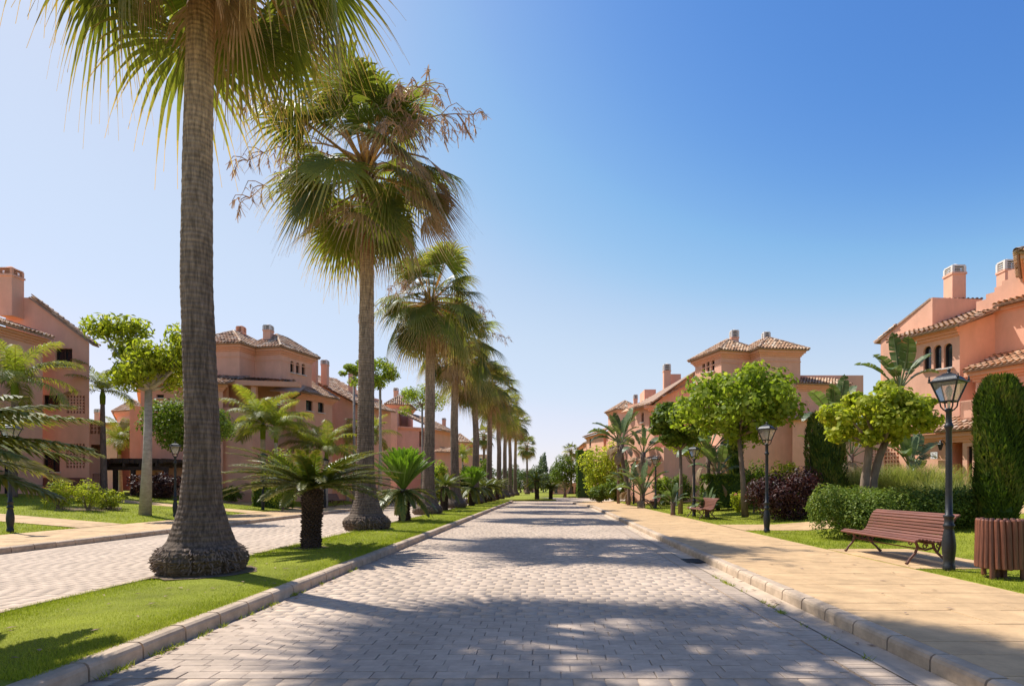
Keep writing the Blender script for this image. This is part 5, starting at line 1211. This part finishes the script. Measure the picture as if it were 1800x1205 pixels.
# clipped conifers
def conifer(label, px0, px1, py0, py1, Y, n, leaf, seed, round_top=.25):
    x0, x1 = V(px0, Y)[0], V(px1, Y)[0]; cx, cy = (x0 + x1) / 2, Y; z = terrain(cx, cy); zt = ZY(py0, Y); R0 = (x1 - x0) / 2 * math.cos(math.atan2(cx, cy)); H = zt - z
    root = empty('clipped_conifer', (cx, cy, z - .02), label, 'conifer', 'clipped conifers on the right lawn'); t = rng.uniform(0, 1, n); a = rng.uniform(0, 2 * np.pi, n)
    rad = R0 * np.clip(np.minimum(.62 + t * 1.9, 1.0), 0, 1) * np.where(t > .80, np.sqrt(np.clip(1 - ((t - .80) / .205) ** 2 * (1 - round_top), 0.02, 1)), 1)
    rad = rad * (1 + .07 * np.sin(a * 5 + t * 11) + .05 * np.sin(a * 11 + 2 + t * 17)) * (1 - rng.uniform(0, 1, n) ** 2 * .16)
    topm = rng.uniform(0, 1, n) < .12; rad = np.where(topm, R0 * .6 * np.sqrt(rng.uniform(0, 1, n)), rad); t = np.where(topm, rng.uniform(.93, .99, n), t)
    C = np.stack((cx + rad * np.cos(a), cy + rad * np.sin(a), z + .12 + t * (H - .12)), 1); N = np.stack((np.cos(a), np.sin(a), rng.normal(.2, .4, n)), 1) + rng.normal(0, .5, (n, 3))
    # tufts point upward
    nn = unit(N); up = unit(np.stack((rng.normal(0, .35, n), rng.normal(0, .35, n), np.ones(n)), 1) + nn * .5); sd = unit(np.cross(nn, up)); s = (leaf * rng.uniform(.6, 1.4, n))[:, None]
    P = [C - sd * s * .28, C + sd * s * .28, C + up * s * 1.5 + sd * s * .06, C + up * s * 1.5 - sd * s * .06]; v = np.stack(P, 1).reshape(-1, 3); f = (np.arange(n) * 4)[:, None] + np.array([0, 1, 2, 3])
    patch = .45 + .25 * np.sin(C[:, 2] * 3.1 + a * 2) + rng.normal(0, .2, n)
    link('foliage', np_mesh('foliage', v, f, M['lf_cyp'], np.clip(patch, 0, 1)), root, world_mesh=True)
    mb = MB(); mb.lathe([(R0 * .45, .1), (R0 * .82, H * .12), (R0 * .80, H * .78), (R0 * .45, H * .92)], 16, (cx, cy, z)); mb.build('dark_core', M['lf_dark'], root)  # closed core behind the tufts, coloured dark for the shade inside the conifer
    mb = MB(); mb.tube([(cx, cy, z - .05), (cx, cy, z + .3)], [.11, .1], 10); mb.build('trunk', M['bark'], root)
conifer('tall clipped conifer column at the right picture edge', 1714, 1800, 666, 897, 15.2, 20000, .085, 1, .12)
conifer('shorter clipped conifer between the strelitzias and the right house wall', 1416, 1486, 726, 822, 24, 9000, .085, 2)
conifer('dark slim conifer behind the round-headed tree trunk', 1278, 1306, 748, 850, 34, 3000, .11, 3)
# purple bush and boxwood
x0, y0, z0 = G(1395, 914)
def bush_px(label, px0, px1, py0, py1, n, leaf, m, shape='lance', name='shrub', Yo=None, k=12, lob=.45, at=None, dy=None, seed=1, stems=4, group='garden shrubs', shell=.4):
    pc = (px0 + px1) / 2
    if Yo is None: x, y, z = G(pc, py1)
    else: y = Yo; x = V(pc, y)[0]; z = terrain(x, y)
    c, r = pxell(px0, px1, py0, py1, y, dy)
    if Yo is None: y = y + r[1] * .85; c, r = pxell(px0, px1, py0, py1, y, dy)
    z = terrain(c[0], c[1]); c = (c[0], c[1], (ZY(py0, y) + z) / 2 + .02); r = (r[0], r[1], (ZY(py0, y) - z) / 2)
    e = lobes(c, r, k, lob, seed) + [(c[0], c[1], c[2] - r[2] * .12, r[0] * .8, r[1] * .8, r[2] * .82)]
    return shrub((c[0], c[1], z), label, e, n, leaf, m, shape, stems, name, 'shrub', group, shell)
bush_px('wide dark purple-leaved bush beside the second lamp', 1318, 1474, 824, 916, 9000, .075, 'lf_purp', k=16, lob=.4, dy=1.0, seed=21)
def mound_hedge(label, spots, n, leaf, m, shell=.72):
    cx = sum(p[0] for p in spots) / len(spots); cy = sum(p[1] for p in spots) / len(spots); e = []
    for (x, y, r, zt) in spots:
        z = terrain(x, y); e.append((x, y, (zt + z) / 2, r, r * .9, (zt - z) / 2 * 1.02))
        for k in range(5):
            a = k * 1.257 + x; e.append((x + .55 * r * math.cos(a), y + .5 * r * math.sin(a), z + (zt - z) * (.35 + .4 * random.random()), r * .5, r * .5, (zt - z) * .33))
    return shrub((cx, cy, terrain(cx, cy)), label, e, n, leaf, m, 'kite', 9, 'boxwood_hedge', 'hedge', 'clipped hedges', shell)
mound_hedge('loose boxwood hedge running behind the near bench', [(8.2 + .62 * k, 16.1 - .02 * k, .72, ZY(855 + 3 * math.sin(k * 2.1), 15.8)) for k in range(6)], 24000, .040, 'lf_box')
mound_hedge('rounded boxwood mound at the left end of the near bench', [(7.45, 15.55, .70, ZY(853, 15.2)), (7.95, 14.9, .6, ZY(873, 14.6)), (8.3, 15.3, .6, ZY(862, 14.8))], 13000, .038, 'lf_box')
# ornamental grass behind the hedge
def tuft(label, at, n, h, spread, rad, m='lf_pampas', name='ornamental_grass', w=.006, group='ornamental grasses', cat='grass tuft'):
    x, y, z = at; root = empty(name, (x, y, z - .02), label, cat, group); a = rng.uniform(0, 2 * np.pi, n); q = rng.uniform(0, 1, n) ** .5 * rad
    bx, by = x + q * np.cos(rng.uniform(0, 6.28, n)), y + q * np.sin(rng.uniform(0, 6.28, n)); H = h * rng.uniform(.6, 1.15, n); S = spread * rng.uniform(.3, 1.1, n); V_ = []; ts = (0, .4, .75, 1.0)
    for t in ts:
        cx = bx + np.cos(a) * S * t ** 1.8; cy = by + np.sin(a) * S * t ** 1.8; cz = z + H * (t - .25 * t ** 3) ; ww = w * (1 - t * .9)
        V_ += [np.stack((cx - np.sin(a) * ww, cy + np.cos(a) * ww, cz), 1), np.stack((cx + np.sin(a) * ww, cy - np.cos(a) * ww, cz), 1)]
    v = np.stack(V_, 1).reshape(-1, 3); b = (np.arange(n) * 8)[:, None]; f = np.concatenate([b + np.array([2 * k, 2 * k + 1, 2 * k + 3, 2 * k + 2]) for k in range(3)])
    link('blades', np_mesh('blades', v, f, M[m], np.tile(np.clip(rng.normal(.5, .25, n), 0, 1), 3)), root, world_mesh=True)
for i, (px, Y, h) in enumerate(((1470, 25, 2.2), (1540, 24, 2.25), (1595, 23.5, 2.15), (1645, 22.5, 2.0), (1672, 17.4, 1.55))):
    tuft(f'{ORD[i]} from the left of the feathery grass tufts behind the boxwood hedge'.replace('nearest', 'first'), T(px, Y), 1700, h, 1.3, .8, w=.012)
# more right-hand planting
hedge('long clipped green hedge behind the second bench', 8.3, 13.5, 31.5, 33, ZY(832, 31.5), 9000, .085, 'lf_mid', bumpy=.1)
bush_px('rounded green hedge end left of the pale post', 1150, 1225, 828, 886, 5000, .085, 'lf_mid', 'kite', k=10, seed=31, dy=1.0)
bush_px('yellow-green bush low against the right house wall', 1355, 1412, 806, 850, 2600, .07, 'lf_yell', 'kite', Yo=27, seed=32)
bush_px('dark green bush behind the round-headed tree trunk', 1310, 1350, 812, 852, 2000, .07, 'lf_mid', 'kite', Yo=28, seed=33)
bush_px('rose bush with a few red blooms left of the tree trunk', 1284, 1312, 862, 900, 900, .05, 'lf_yell', 'kite', k=8, seed=34)
x, y, z = G(1296, 898); rr = empty('rose_bloom', (x, y, z), 'cluster of coral roses on the rose bush', 'flowers', 'garden flowers')
rr.location = (x, y, ZY(871, y) - .1); mb = MB()
for k in range(6): mb.lathe([(.01, -.03), (.05, 0), (.055, .03), (.02, .05)], 7, (random.uniform(-.2, .2), random.uniform(-.3, .1), random.uniform(0, .2)))
mb.build('petals', M['flower'], rr, world_mesh=False)
bush_px('large yellow-green bush before the far right houses', 1022, 1112, 784, 880, 7000, .15, 'lf_yell', 'kite', Yo=60, k=18, seed=35, group='big hedging bushes')
hedge('tall dark clipped hedge at the road bend', V(1014, 78)[0], V(1043, 78)[0], 78, 82, ZY(790, 78), 6000, .16, 'lf_mid', z=.1, bumpy=.25)
bush_px('low bushes by the farthest bench', 1036, 1070, 855, 888, 1800, .10, 'lf_mid', 'kite', Yo=52, seed=36)
bush_px('dark shrub under the strelitzias by the far lamps', 1062, 1100, 838, 884, 1800, .12, 'lf_mid', 'kite', Yo=56, seed=37)
bush_px('green shrub beneath the right house terrace wall', 1150, 1180, 838, 880, 1500, .1, 'lf_lime', 'kite', Yo=42, seed=38)
x, y = V(993, 84); c, r = pxell(968, 1020, 800, 856, y)
tree((x, y, .1), 'round dark green tree where the avenue bends', (x, y, ZY(855, y)), lobes(c, r, 12, .45, 40), 3200, .16, 'lf_mid', r=.2, limbs=5, seed=40, group='far trees')
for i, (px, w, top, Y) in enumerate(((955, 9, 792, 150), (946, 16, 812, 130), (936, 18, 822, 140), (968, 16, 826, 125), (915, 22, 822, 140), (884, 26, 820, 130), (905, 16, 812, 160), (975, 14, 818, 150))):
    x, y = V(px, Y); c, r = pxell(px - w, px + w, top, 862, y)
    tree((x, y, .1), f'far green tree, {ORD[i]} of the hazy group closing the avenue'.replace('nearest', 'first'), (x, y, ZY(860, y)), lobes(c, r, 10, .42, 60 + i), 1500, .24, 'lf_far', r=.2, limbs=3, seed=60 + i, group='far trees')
# ---------------- left planting
x, y, z = G(255, 905); zt = ZY(683, y)
rs = random.Random(5); ell = []
for px, py, rp in ((170, 575, 26), (195, 570, 24), (222, 572, 24), (200, 600, 24), (215, 620, 24), (240, 640, 28), (262, 660, 26), (285, 640, 30), (300, 610, 30), (318, 590, 26), (292, 665, 26), (240, 672, 22), (318, 640, 26), (270, 625, 26), (220, 655, 20), (330, 610, 24)):
    yy = y + rs.uniform(-.9, .9); k = y / FPX; ell.append((V(px, y)[0], yy, ZY(py, y), rp * k * 1.25, rp * k * 1.2, rp * k * .95))
tree((x, y, z), 'tree with pale flaking trunk and drooping yellow-green foliage on the left lawn', (x + .15, y, zt), ell, 5600, .15, 'lf_yell', 'bark_pale', r=.19, shape='lance', limbs=16, seed=7, shell=.0, up=.0)
mb = MB()
x, y = V(340, 29); z = terrain(x, y); c, r = pxell(266, 404, 692, 800, y)
tree((x, y, z), 'dark green round tree hidden behind the nearest palm trunk', (x, y, ZY(815, y)), lobes(c, r, 22, .42, 9), 9000, .085, 'lf_mid', r=.12, limbs=6, seed=9)
for i, (px, py, w, h, lab) in enumerate(((104, 897, 23, 58, 'leftmost'), (155, 899, 25, 58, 'middle'), (192, 897, 20, 38, 'rightmost'))):
    bush_px(f'{lab} of the three yellow-green shrubs on the left lawn', px - w, px + w, py - h, py, 1700, .055, 'lf_yell', 'lance', k=9, lob=.5, seed=41 + i, stems=8, shell=.15, group='three lawn shrubs')
mb = MB(); p = [G(95, 898), G(210, 898), G(215, 891), G(100, 891)]; mb.quad(*[(a, b_, c_ + .012) for a, b_, c_ in p]); tag(mb.build('flower_bed', M['soil']), kind='structure')
bush_px('dark purple hedge by the pergola', 224, 322, 826, 876, 4200, .085, 'lf_purp', k=14, lob=.42, seed=45, dy=.9)
hedge('green clipped hedge at the foot of the tower house', V(449, 36)[0], V(512, 36)[0], 35.5, 36.6, ZY(846, 36), 4200, .07, 'lf_mid')
bush_px('spiky green shrub by the low garden wall', 388, 424, 852, 884, 900, .10, 'lf_mid', 'lance', seed=47, shell=.1)
bush_px('ball of bright lime foliage behind the flat-crowned cycad', 466, 524, 782, 830, 2600, .065, 'lf_lime', 'kite', Yo=33, seed=48)
bush_px('green hedge between the second and third palms', 640, 705, 858, 884, 1800, .09, 'lf_dark', 'kite', Yo=42, seed=50)
bush_px('bright green bush beyond the third palm trunk', 757, 790, 806, 870, 2400, .12, 'lf_lime', 'kite', Yo=52, seed=51)
bush_px('dark round bush right of the fourth palm trunk', 808, 828, 815, 870, 1500, .14, 'lf_dark', 'kite', Yo=66, seed=52)
bush_px('green bush far down the left side of the avenue', 838, 870, 805, 868, 1800, .2, 'lf_mid', 'kite', Yo=84, seed=53)
bush_px('leafy bush in the gap beside the pergola', 160, 182, 783, 803, 900, .07, 'lf_lime', 'kite', Yo=40, seed=54)
def droopy(px, pyb, Y, top, w, label, seed):
    x, y = V(px, Y); z = terrain(x, y); rs = random.Random(seed); e = []
    for k in range(13):
        a = k * 2.4; q = w * rs.uniform(.2, .8); e.append((x + q * math.cos(a), y + q * math.sin(a), ZY(top, y) - w * .35 - rs.uniform(0, w * .8), w * .32, w * .32, w * .2))
    tree((x, y, z), label, (x, y, ZY(top, y) - w * .9), e, 2400, .12, 'lf_lime', 'bark_pale', r=.11, shape='lance', limbs=9, seed=seed, shell=.2, up=.1)
droopy(668, 880, 40, 618, 1.9, 'slim pale-trunked tree right of the second palm trunk', 71)
droopy(742, 880, 50, 668, 2.3, 'drooping light green tree behind the third palm trunk', 72)
droopy(622, 880, 46, 630, 1.1, 'light green tree top left of the second palm trunk', 73)

# ================================================================== STREET FURNITURE
def lamp_parts():
    P = {}
    mb = MB(); mb.lathe([(.085, 0), (.09, .04), (.09, .10), (.075, .12), (.082, .20), (.098, .33), (.102, .42), (.09, .55), (.07, .66), (.064, .70), (.085, .72), (.085, .75), (.066, .77), (.066, .86), (.08, .875), (.08, .90), (.052, .92), (.050, 1.25), (.046, 1.9), (.043, 2.28), (.055, 2.30), (.066, 2.32), (.066, 2.35), (.05, 2.37), (.044, 2.40), (.042, 2.56), (.06, 2.58), (.06, 2.6), (.03, 2.62)], 20)
    P['post'] = mb.mesh('post', M['iron'], True)
    # lantern: square frustum, bottom half-width .125 at z 2.70, top .255 at 3.03
    b0, b1, z0, z1 = .095, .190, 2.73, 3.04
    mb = MB()
    for sx, sy in ((-1, -1), (1, -1), (1, 1), (-1, 1)):
        mb.tube([(sx * b0, sy * b0, z0), (sx * b1, sy * b1, z1)], .014, 6)
    for (h, z, t) in ((b0, z0, .013), (b1, z1, .016)):
        for a in range(4):
            c = [(-h, -h), (h, -h), (h, h), (-h, h)]; mb.tube([(*c[a], z), (*c[(a + 1) % 4], z)], t, 6)
    P['frame'] = mb.mesh('frame', M['iron'])
    mb = MB()
    for sx, sy in ((-1, -1), (1, -1), (1, 1), (-1, 1)):
        mb.tube([(0.02 * sx, .02 * sy, 2.58), (.055 * sx, .055 * sy, 2.60), (.085 * sx, .085 * sy, 2.65), (b0 * sx, b0 * sy, z0)], .012, 6)
    P['bracket'] = mb.mesh('bracket', M['iron'])
    mb = MB(); sq = lambda h, z: [(-h, -h, z), (h, -h, z), (h, h, z), (-h, h, z)]
    lev = [(.222, 3.035), (.222, 3.055), (.182, 3.067), (.150, 3.115), (.105, 3.15), (.078, 3.16), (.078, 3.172), (.048, 3.185)]
    for (h, z), (h2, z2) in zip(lev, lev[1:]):
        a, c = sq(h, z), sq(h2, z2)
        for k in range(4): mb.quad(a[k], a[(k + 1) % 4], c[(k + 1) % 4], c[k])
    mb.quad(*sq(.222, 3.035)[::-1]); mb.quad(*sq(.048, 3.185))
    for sx, sy in ((-1, -1), (1, -1), (1, 1), (-1, 1)): mb.lathe([(.012, 3.06), (.02, 3.085), (.008, 3.11), (.014, 3.125), (.002, 3.14)], 6, (sx * .206, sy * .206, 0))
    P['lantern_roof'] = mb.mesh('lantern_roof', M['iron'])
    mb = MB(); mb.lathe([(.04, 3.18), (.045, 3.19), (.02, 3.205), (.018, 3.215), (.034, 3.232), (.024, 3.25), (.007, 3.262), (.001, 3.28)], 12); P['finial'] = mb.mesh('finial', M['iron'], True)
    P['pane'] = []
    for k in range(4):
        a = sq(b0 - .005, z0 + .01); c = sq(b1 - .006, z1 - .01); mb = MB(); mb.quad(a[k], a[(k + 1) % 4], c[(k + 1) % 4], c[k]); P['pane'].append(mb.mesh('pane', M['pane']))
    mb = MB(); mb.lathe([(.02, 2.62), (.022, 2.80), (.035, 2.82), (.05, 2.90), (.03, 2.97), (.005, 2.99)], 10); P['bulb'] = mb.mesh('bulb', M['white'], True)
    return P
def pane_mat():
    m = bpy.data.materials.new('lantern_pane'); m.use_nodes = True; n = m.node_tree.nodes; l = m.node_tree.links; n.clear()
    o = n.new('ShaderNodeOutputMaterial'); t = n.new('ShaderNodeBsdfTransparent'); g = n.new('ShaderNodeBsdfGlossy'); g.inputs['Roughness'].default_value = .08
    d = n.new('ShaderNodeBsdfDiffuse'); d.inputs[0].default_value = (.75, .7, .64, 1); tr = n.new('ShaderNodeBsdfTranslucent'); tr.inputs[0].default_value = (.8, .75, .68, 1)
    fr = n.new('ShaderNodeFresnel'); fr.inputs[0].default_value = 1.45
    nz = n.new('ShaderNodeTexNoise'); nz.inputs['Scale'].default_value = 9; mr = n.new('ShaderNodeMapRange'); mr.inputs[3].default_value = .25; mr.inputs[4].default_value = .5; l.new(nz.outputs[0], mr.inputs[0])
    dt = n.new('ShaderNodeMixShader'); l.new(d.outputs[0], dt.inputs[1]); l.new(tr.outputs[0], dt.inputs[2]); dt.inputs[0].default_value = .6
    a = n.new('ShaderNodeMixShader'); l.new(mr.outputs[0], a.inputs[0]); l.new(t.outputs[0], a.inputs[1]); l.new(dt.outputs[0], a.inputs[2])
    b_ = n.new('ShaderNodeMixShader'); l.new(fr.outputs[0], b_.inputs[0]); l.new(a.outputs[0], b_.inputs[1]); l.new(g.outputs[0], b_.inputs[2]); l.new(b_.outputs[0], o.inputs[0]); return m
M['pane'] = pane_mat(); LP = lamp_parts()
def lamp(x, y, z, label, rz=0.0, grp='black lantern lamp posts'):
    r = empty('lamp_post', (x, y, z - .01), label, 'lamp post', grp, rz)
    for k in ('post', 'frame', 'bracket', 'lantern_roof', 'finial', 'bulb'):
        o = link(k, LP[k], r)
    for m in LP['pane']: link('pane', m, r)
for i, (Y, X) in enumerate(((9.62, 6.44), (17.55, 6.40), (27.0, 6.56), (36.4, 6.50), (46.2, 6.55), (54.8, 6.4), (63.5, 6.1))):
    lamp(X, Y, .15, ['nearest black lantern lamp post, standing between bench and litter bin', 'second lantern lamp post on the right, beside the purple bush', 'third lantern lamp post on the right, in front of the second bench', 'fourth lantern lamp post on the right pavement, before the green hedge end', 'fifth lantern lamp post on the right, under the strelitzia trees', 'sixth lantern lamp post on the right, before the yellow-green bush', 'seventh and farthest lantern lamp post on the right side'][i], .62 + .13 * i)
for i, (px, py) in enumerate(((18, 935), (308, 908), (462, 896), (571, 892))):
    x, y, z = G(px, py); lamp(x, y, z, ['lantern lamp post at the left edge half hidden by cycad fronds', 'lantern lamp post just left of the nearest palm trunk', 'lantern lamp post before the left tower house', 'lantern lamp post by the left bench beyond the flat-crowned cycad'][i], .3 + .2 * i)

# bench
BL = 2.55
def bench_parts():
    prof = [(.0, .415), (-.005, .435)]   # seat front to back top, (depth, height)
    key = [(0.0, .415), (.06, .445), (.16, .44), (.27, .415), (.37, .40), (.45, .415), (.51, .47), (.55, .55), (.585, .64), (.62, .73), (.665, .81), (.73, .85)]
    kx = np.array([k[0] for k in key]); kz = np.array([k[1] for k in key]); s = np.concatenate([[0], np.cumsum(np.hypot(np.diff(kx), np.diff(kz)))]); n = 17; t = np.linspace(0, s[-1], n)
    sx = np.interp(t, s, kx); sz = np.interp(t, s, kz); slats = []
    for i in range(n):
        j0, j1 = max(i - 1, 0), min(i + 1, n - 1); tx, tz_ = sx[j1] - sx[j0], sz[j1] - sz[j0]; L = math.hypot(tx, tz_); tx /= L; tz_ /= L
        mb = MB(); w = s[-1] / (n - 1) / 2 - .006; c = (sx[i], 0, sz[i]); h = .014
        # bevelled bar along Y
        ring = [(-w, -h), (w, -h), (w, h * .5), (w - .008, h), (-w + .008, h), (-w, h * .5)]
        pts0 = [(c[0] + a * tx - b * tz_, -BL / 2, c[2] + a * tz_ + b * tx) for a, b in ring]; pts1 = [(p[0], BL / 2, p[2]) for p in pts0]
        for k in range(6): mb.quad(pts0[k], pts0[(k + 1) % 6], pts1[(k + 1) % 6], pts1[k])
        mb.quad(*pts0[::-1]); mb.quad(*pts1); slats.append(mb.mesh('slat', M['bench']))
    fr = MB(); off = .035
    rail = [(x + .0, 0, z - off) for x, z in zip(sx, sz)]
    fr.tube(rail, .02, 6)
    fr.tube([(.12, 0, .40), (.16, 0, .31), (.12, 0, .2), (.03, 0, .10), (-.01, 0, .03), (-.04, 0, .012)], [.026, .026, .022, .02, .024, .03], 8)
    fr.tube([(.42, 0, .38), (.44, 0, .29), (.5, 0, .2), (.60, 0, .11), (.66, 0, .04), (.70, 0, .012)], [.026, .026, .022, .02, .024, .03], 8)
    fr.tube([(.16, 0, .30), (.29, 0, .25), (.44, 0, .29)], .018, 6)
    fr.tube([(.5, 0, .2), (.56, 0, .35), (.585, 0, .5), (.60, 0, .6)], .018, 6)
    for cx, cz, r0 in ((.29, .315, .05), (.04, .375, .045), (.52, .32, .045)):
        fr.tube([(cx + r0 * math.cos(a) * (1 - a / 14), 0, cz + r0 * math.sin(a) * (1 - a / 14)) for a in np.linspace(0, 8, 16)], .011, 5)
    leg = fr.mesh('leg_frame', M['rust'])
    st = MB(); st.tube([(.29, -BL / 2 + .2, .25), (.29, BL / 2 - .2, .25)], .012, 6); return slats, leg, st.mesh('tie_bar', M['rust'])
BS, BLEG, BTIE = bench_parts()
def bench(x, y, z, label, rz=0):
    r = empty('park_bench', (x, y, z), label, 'bench', 'slatted wooden benches', rz)
    for m in BS: link('slat', m, r)
    for s in (-1, 1): link('leg_frame', BLEG, r, loc=(0, s * (BL / 2 - .22), 0))
    link('tie_bar', BTIE, r)
bench(6.18, 11.33, .164, 'near reddish-brown slatted bench beside the first lamp post')
bench(6.2, 25.6, .152, 'second slatted bench on the right, behind the third lamp post')
bench(6.35, 38.4, .152, 'third slatted bench on the right, under the strelitzia clump')
bench(6.2, 50.5, .152, 'farthest slatted bench on the right, by the low bushes')
x, y, z = G(598, 889); bench(x, y, z, 'slatted bench on the left pavement beyond the flat-crowned cycad', math.pi)
x, y = V(98, 32.9); bench(x - .2, y, terrain(x, y) + .012, 'dark bench against the near left house wall', -math.pi / 2 + math.pi)

# litter bin
x, y = V(1757, 9.05); y = 8.85; x = V(1757, y)[0]
bn = empty('litter_bin', (x, y, .145), 'round litter bin of reddish-brown wooden slats at the right edge', 'litter bin', rz=.1); ns = 24; RB = .30
sl = MB(); sl.tube([(0, 0, .16), (0, 0, .17), (0, 0, .50), (0, 0, .86), (0, 0, .88)], [.028, .036, .036, .036, .028], 10); slm = sl.mesh('slat', M['binwood'], False)
sl2 = MB(); sl2.tube([(0, 0, 0), (0, 0, .02), (0, 0, .50), (0, 0, .86), (0, 0, .88)], [.03, .036, .036, .036, .028], 10); slm2 = sl2.mesh('slat', M['binwood'], False)
for k in range(ns):
    a = 2 * math.pi * k / ns; tilt = .035
    o = link('slat', slm2 if k in (14, 20, 6) else slm, bn, loc=((RB - .02) * math.cos(a), (RB - .02) * math.sin(a), random.uniform(-.006, .006)), rot=(-tilt * math.sin(a), tilt * math.cos(a), a))
mb = MB(); mb.lathe([(RB - .07, .2), (RB - .045, .84)], 24); mb.build('liner', M['iron'], bn, world_mesh=False)
mb = MB()
for z in (.32, .72):
    mb.tube([((RB - .045) * math.cos(a), (RB - .045) * math.sin(a), z) for a in np.linspace(0, 2 * math.pi, 25)], .012, 5, cap=False)
mb.build('hoop', M['rust'], bn, world_mesh=False)
mb = MB(); mb.box(-.16, .16, -.16, .16, -.02, .012); mb.build('foot_plate', M['rust'], bn, world_mesh=False)
for px in (.06, -.06): mb = MB(); mb.box(px - .03, px + .03, -.04, .04, .0, .22); mb.build('foot', M['rust'], bn, world_mesh=False)
# pale post by the second bench
x, y, z = G(1188, 888); pp = empty('marker_post', (x, y, z - .02), 'short pale post with blue top behind the second bench', 'post')
mb = MB(); mb.box(-.07, .07, -.05, .05, 0, .75); mb.build('shaft', M['white'], pp, world_mesh=False)
mb = MB(); mb.box(-.12, .1, -.03, .03, .75, 1.0); mb.quad((-.12, -.03, 1.0), (.1, -.03, 1.0), (.0, 0, 1.12)); mb.build('sign_head', M['blue'], pp, world_mesh=False)
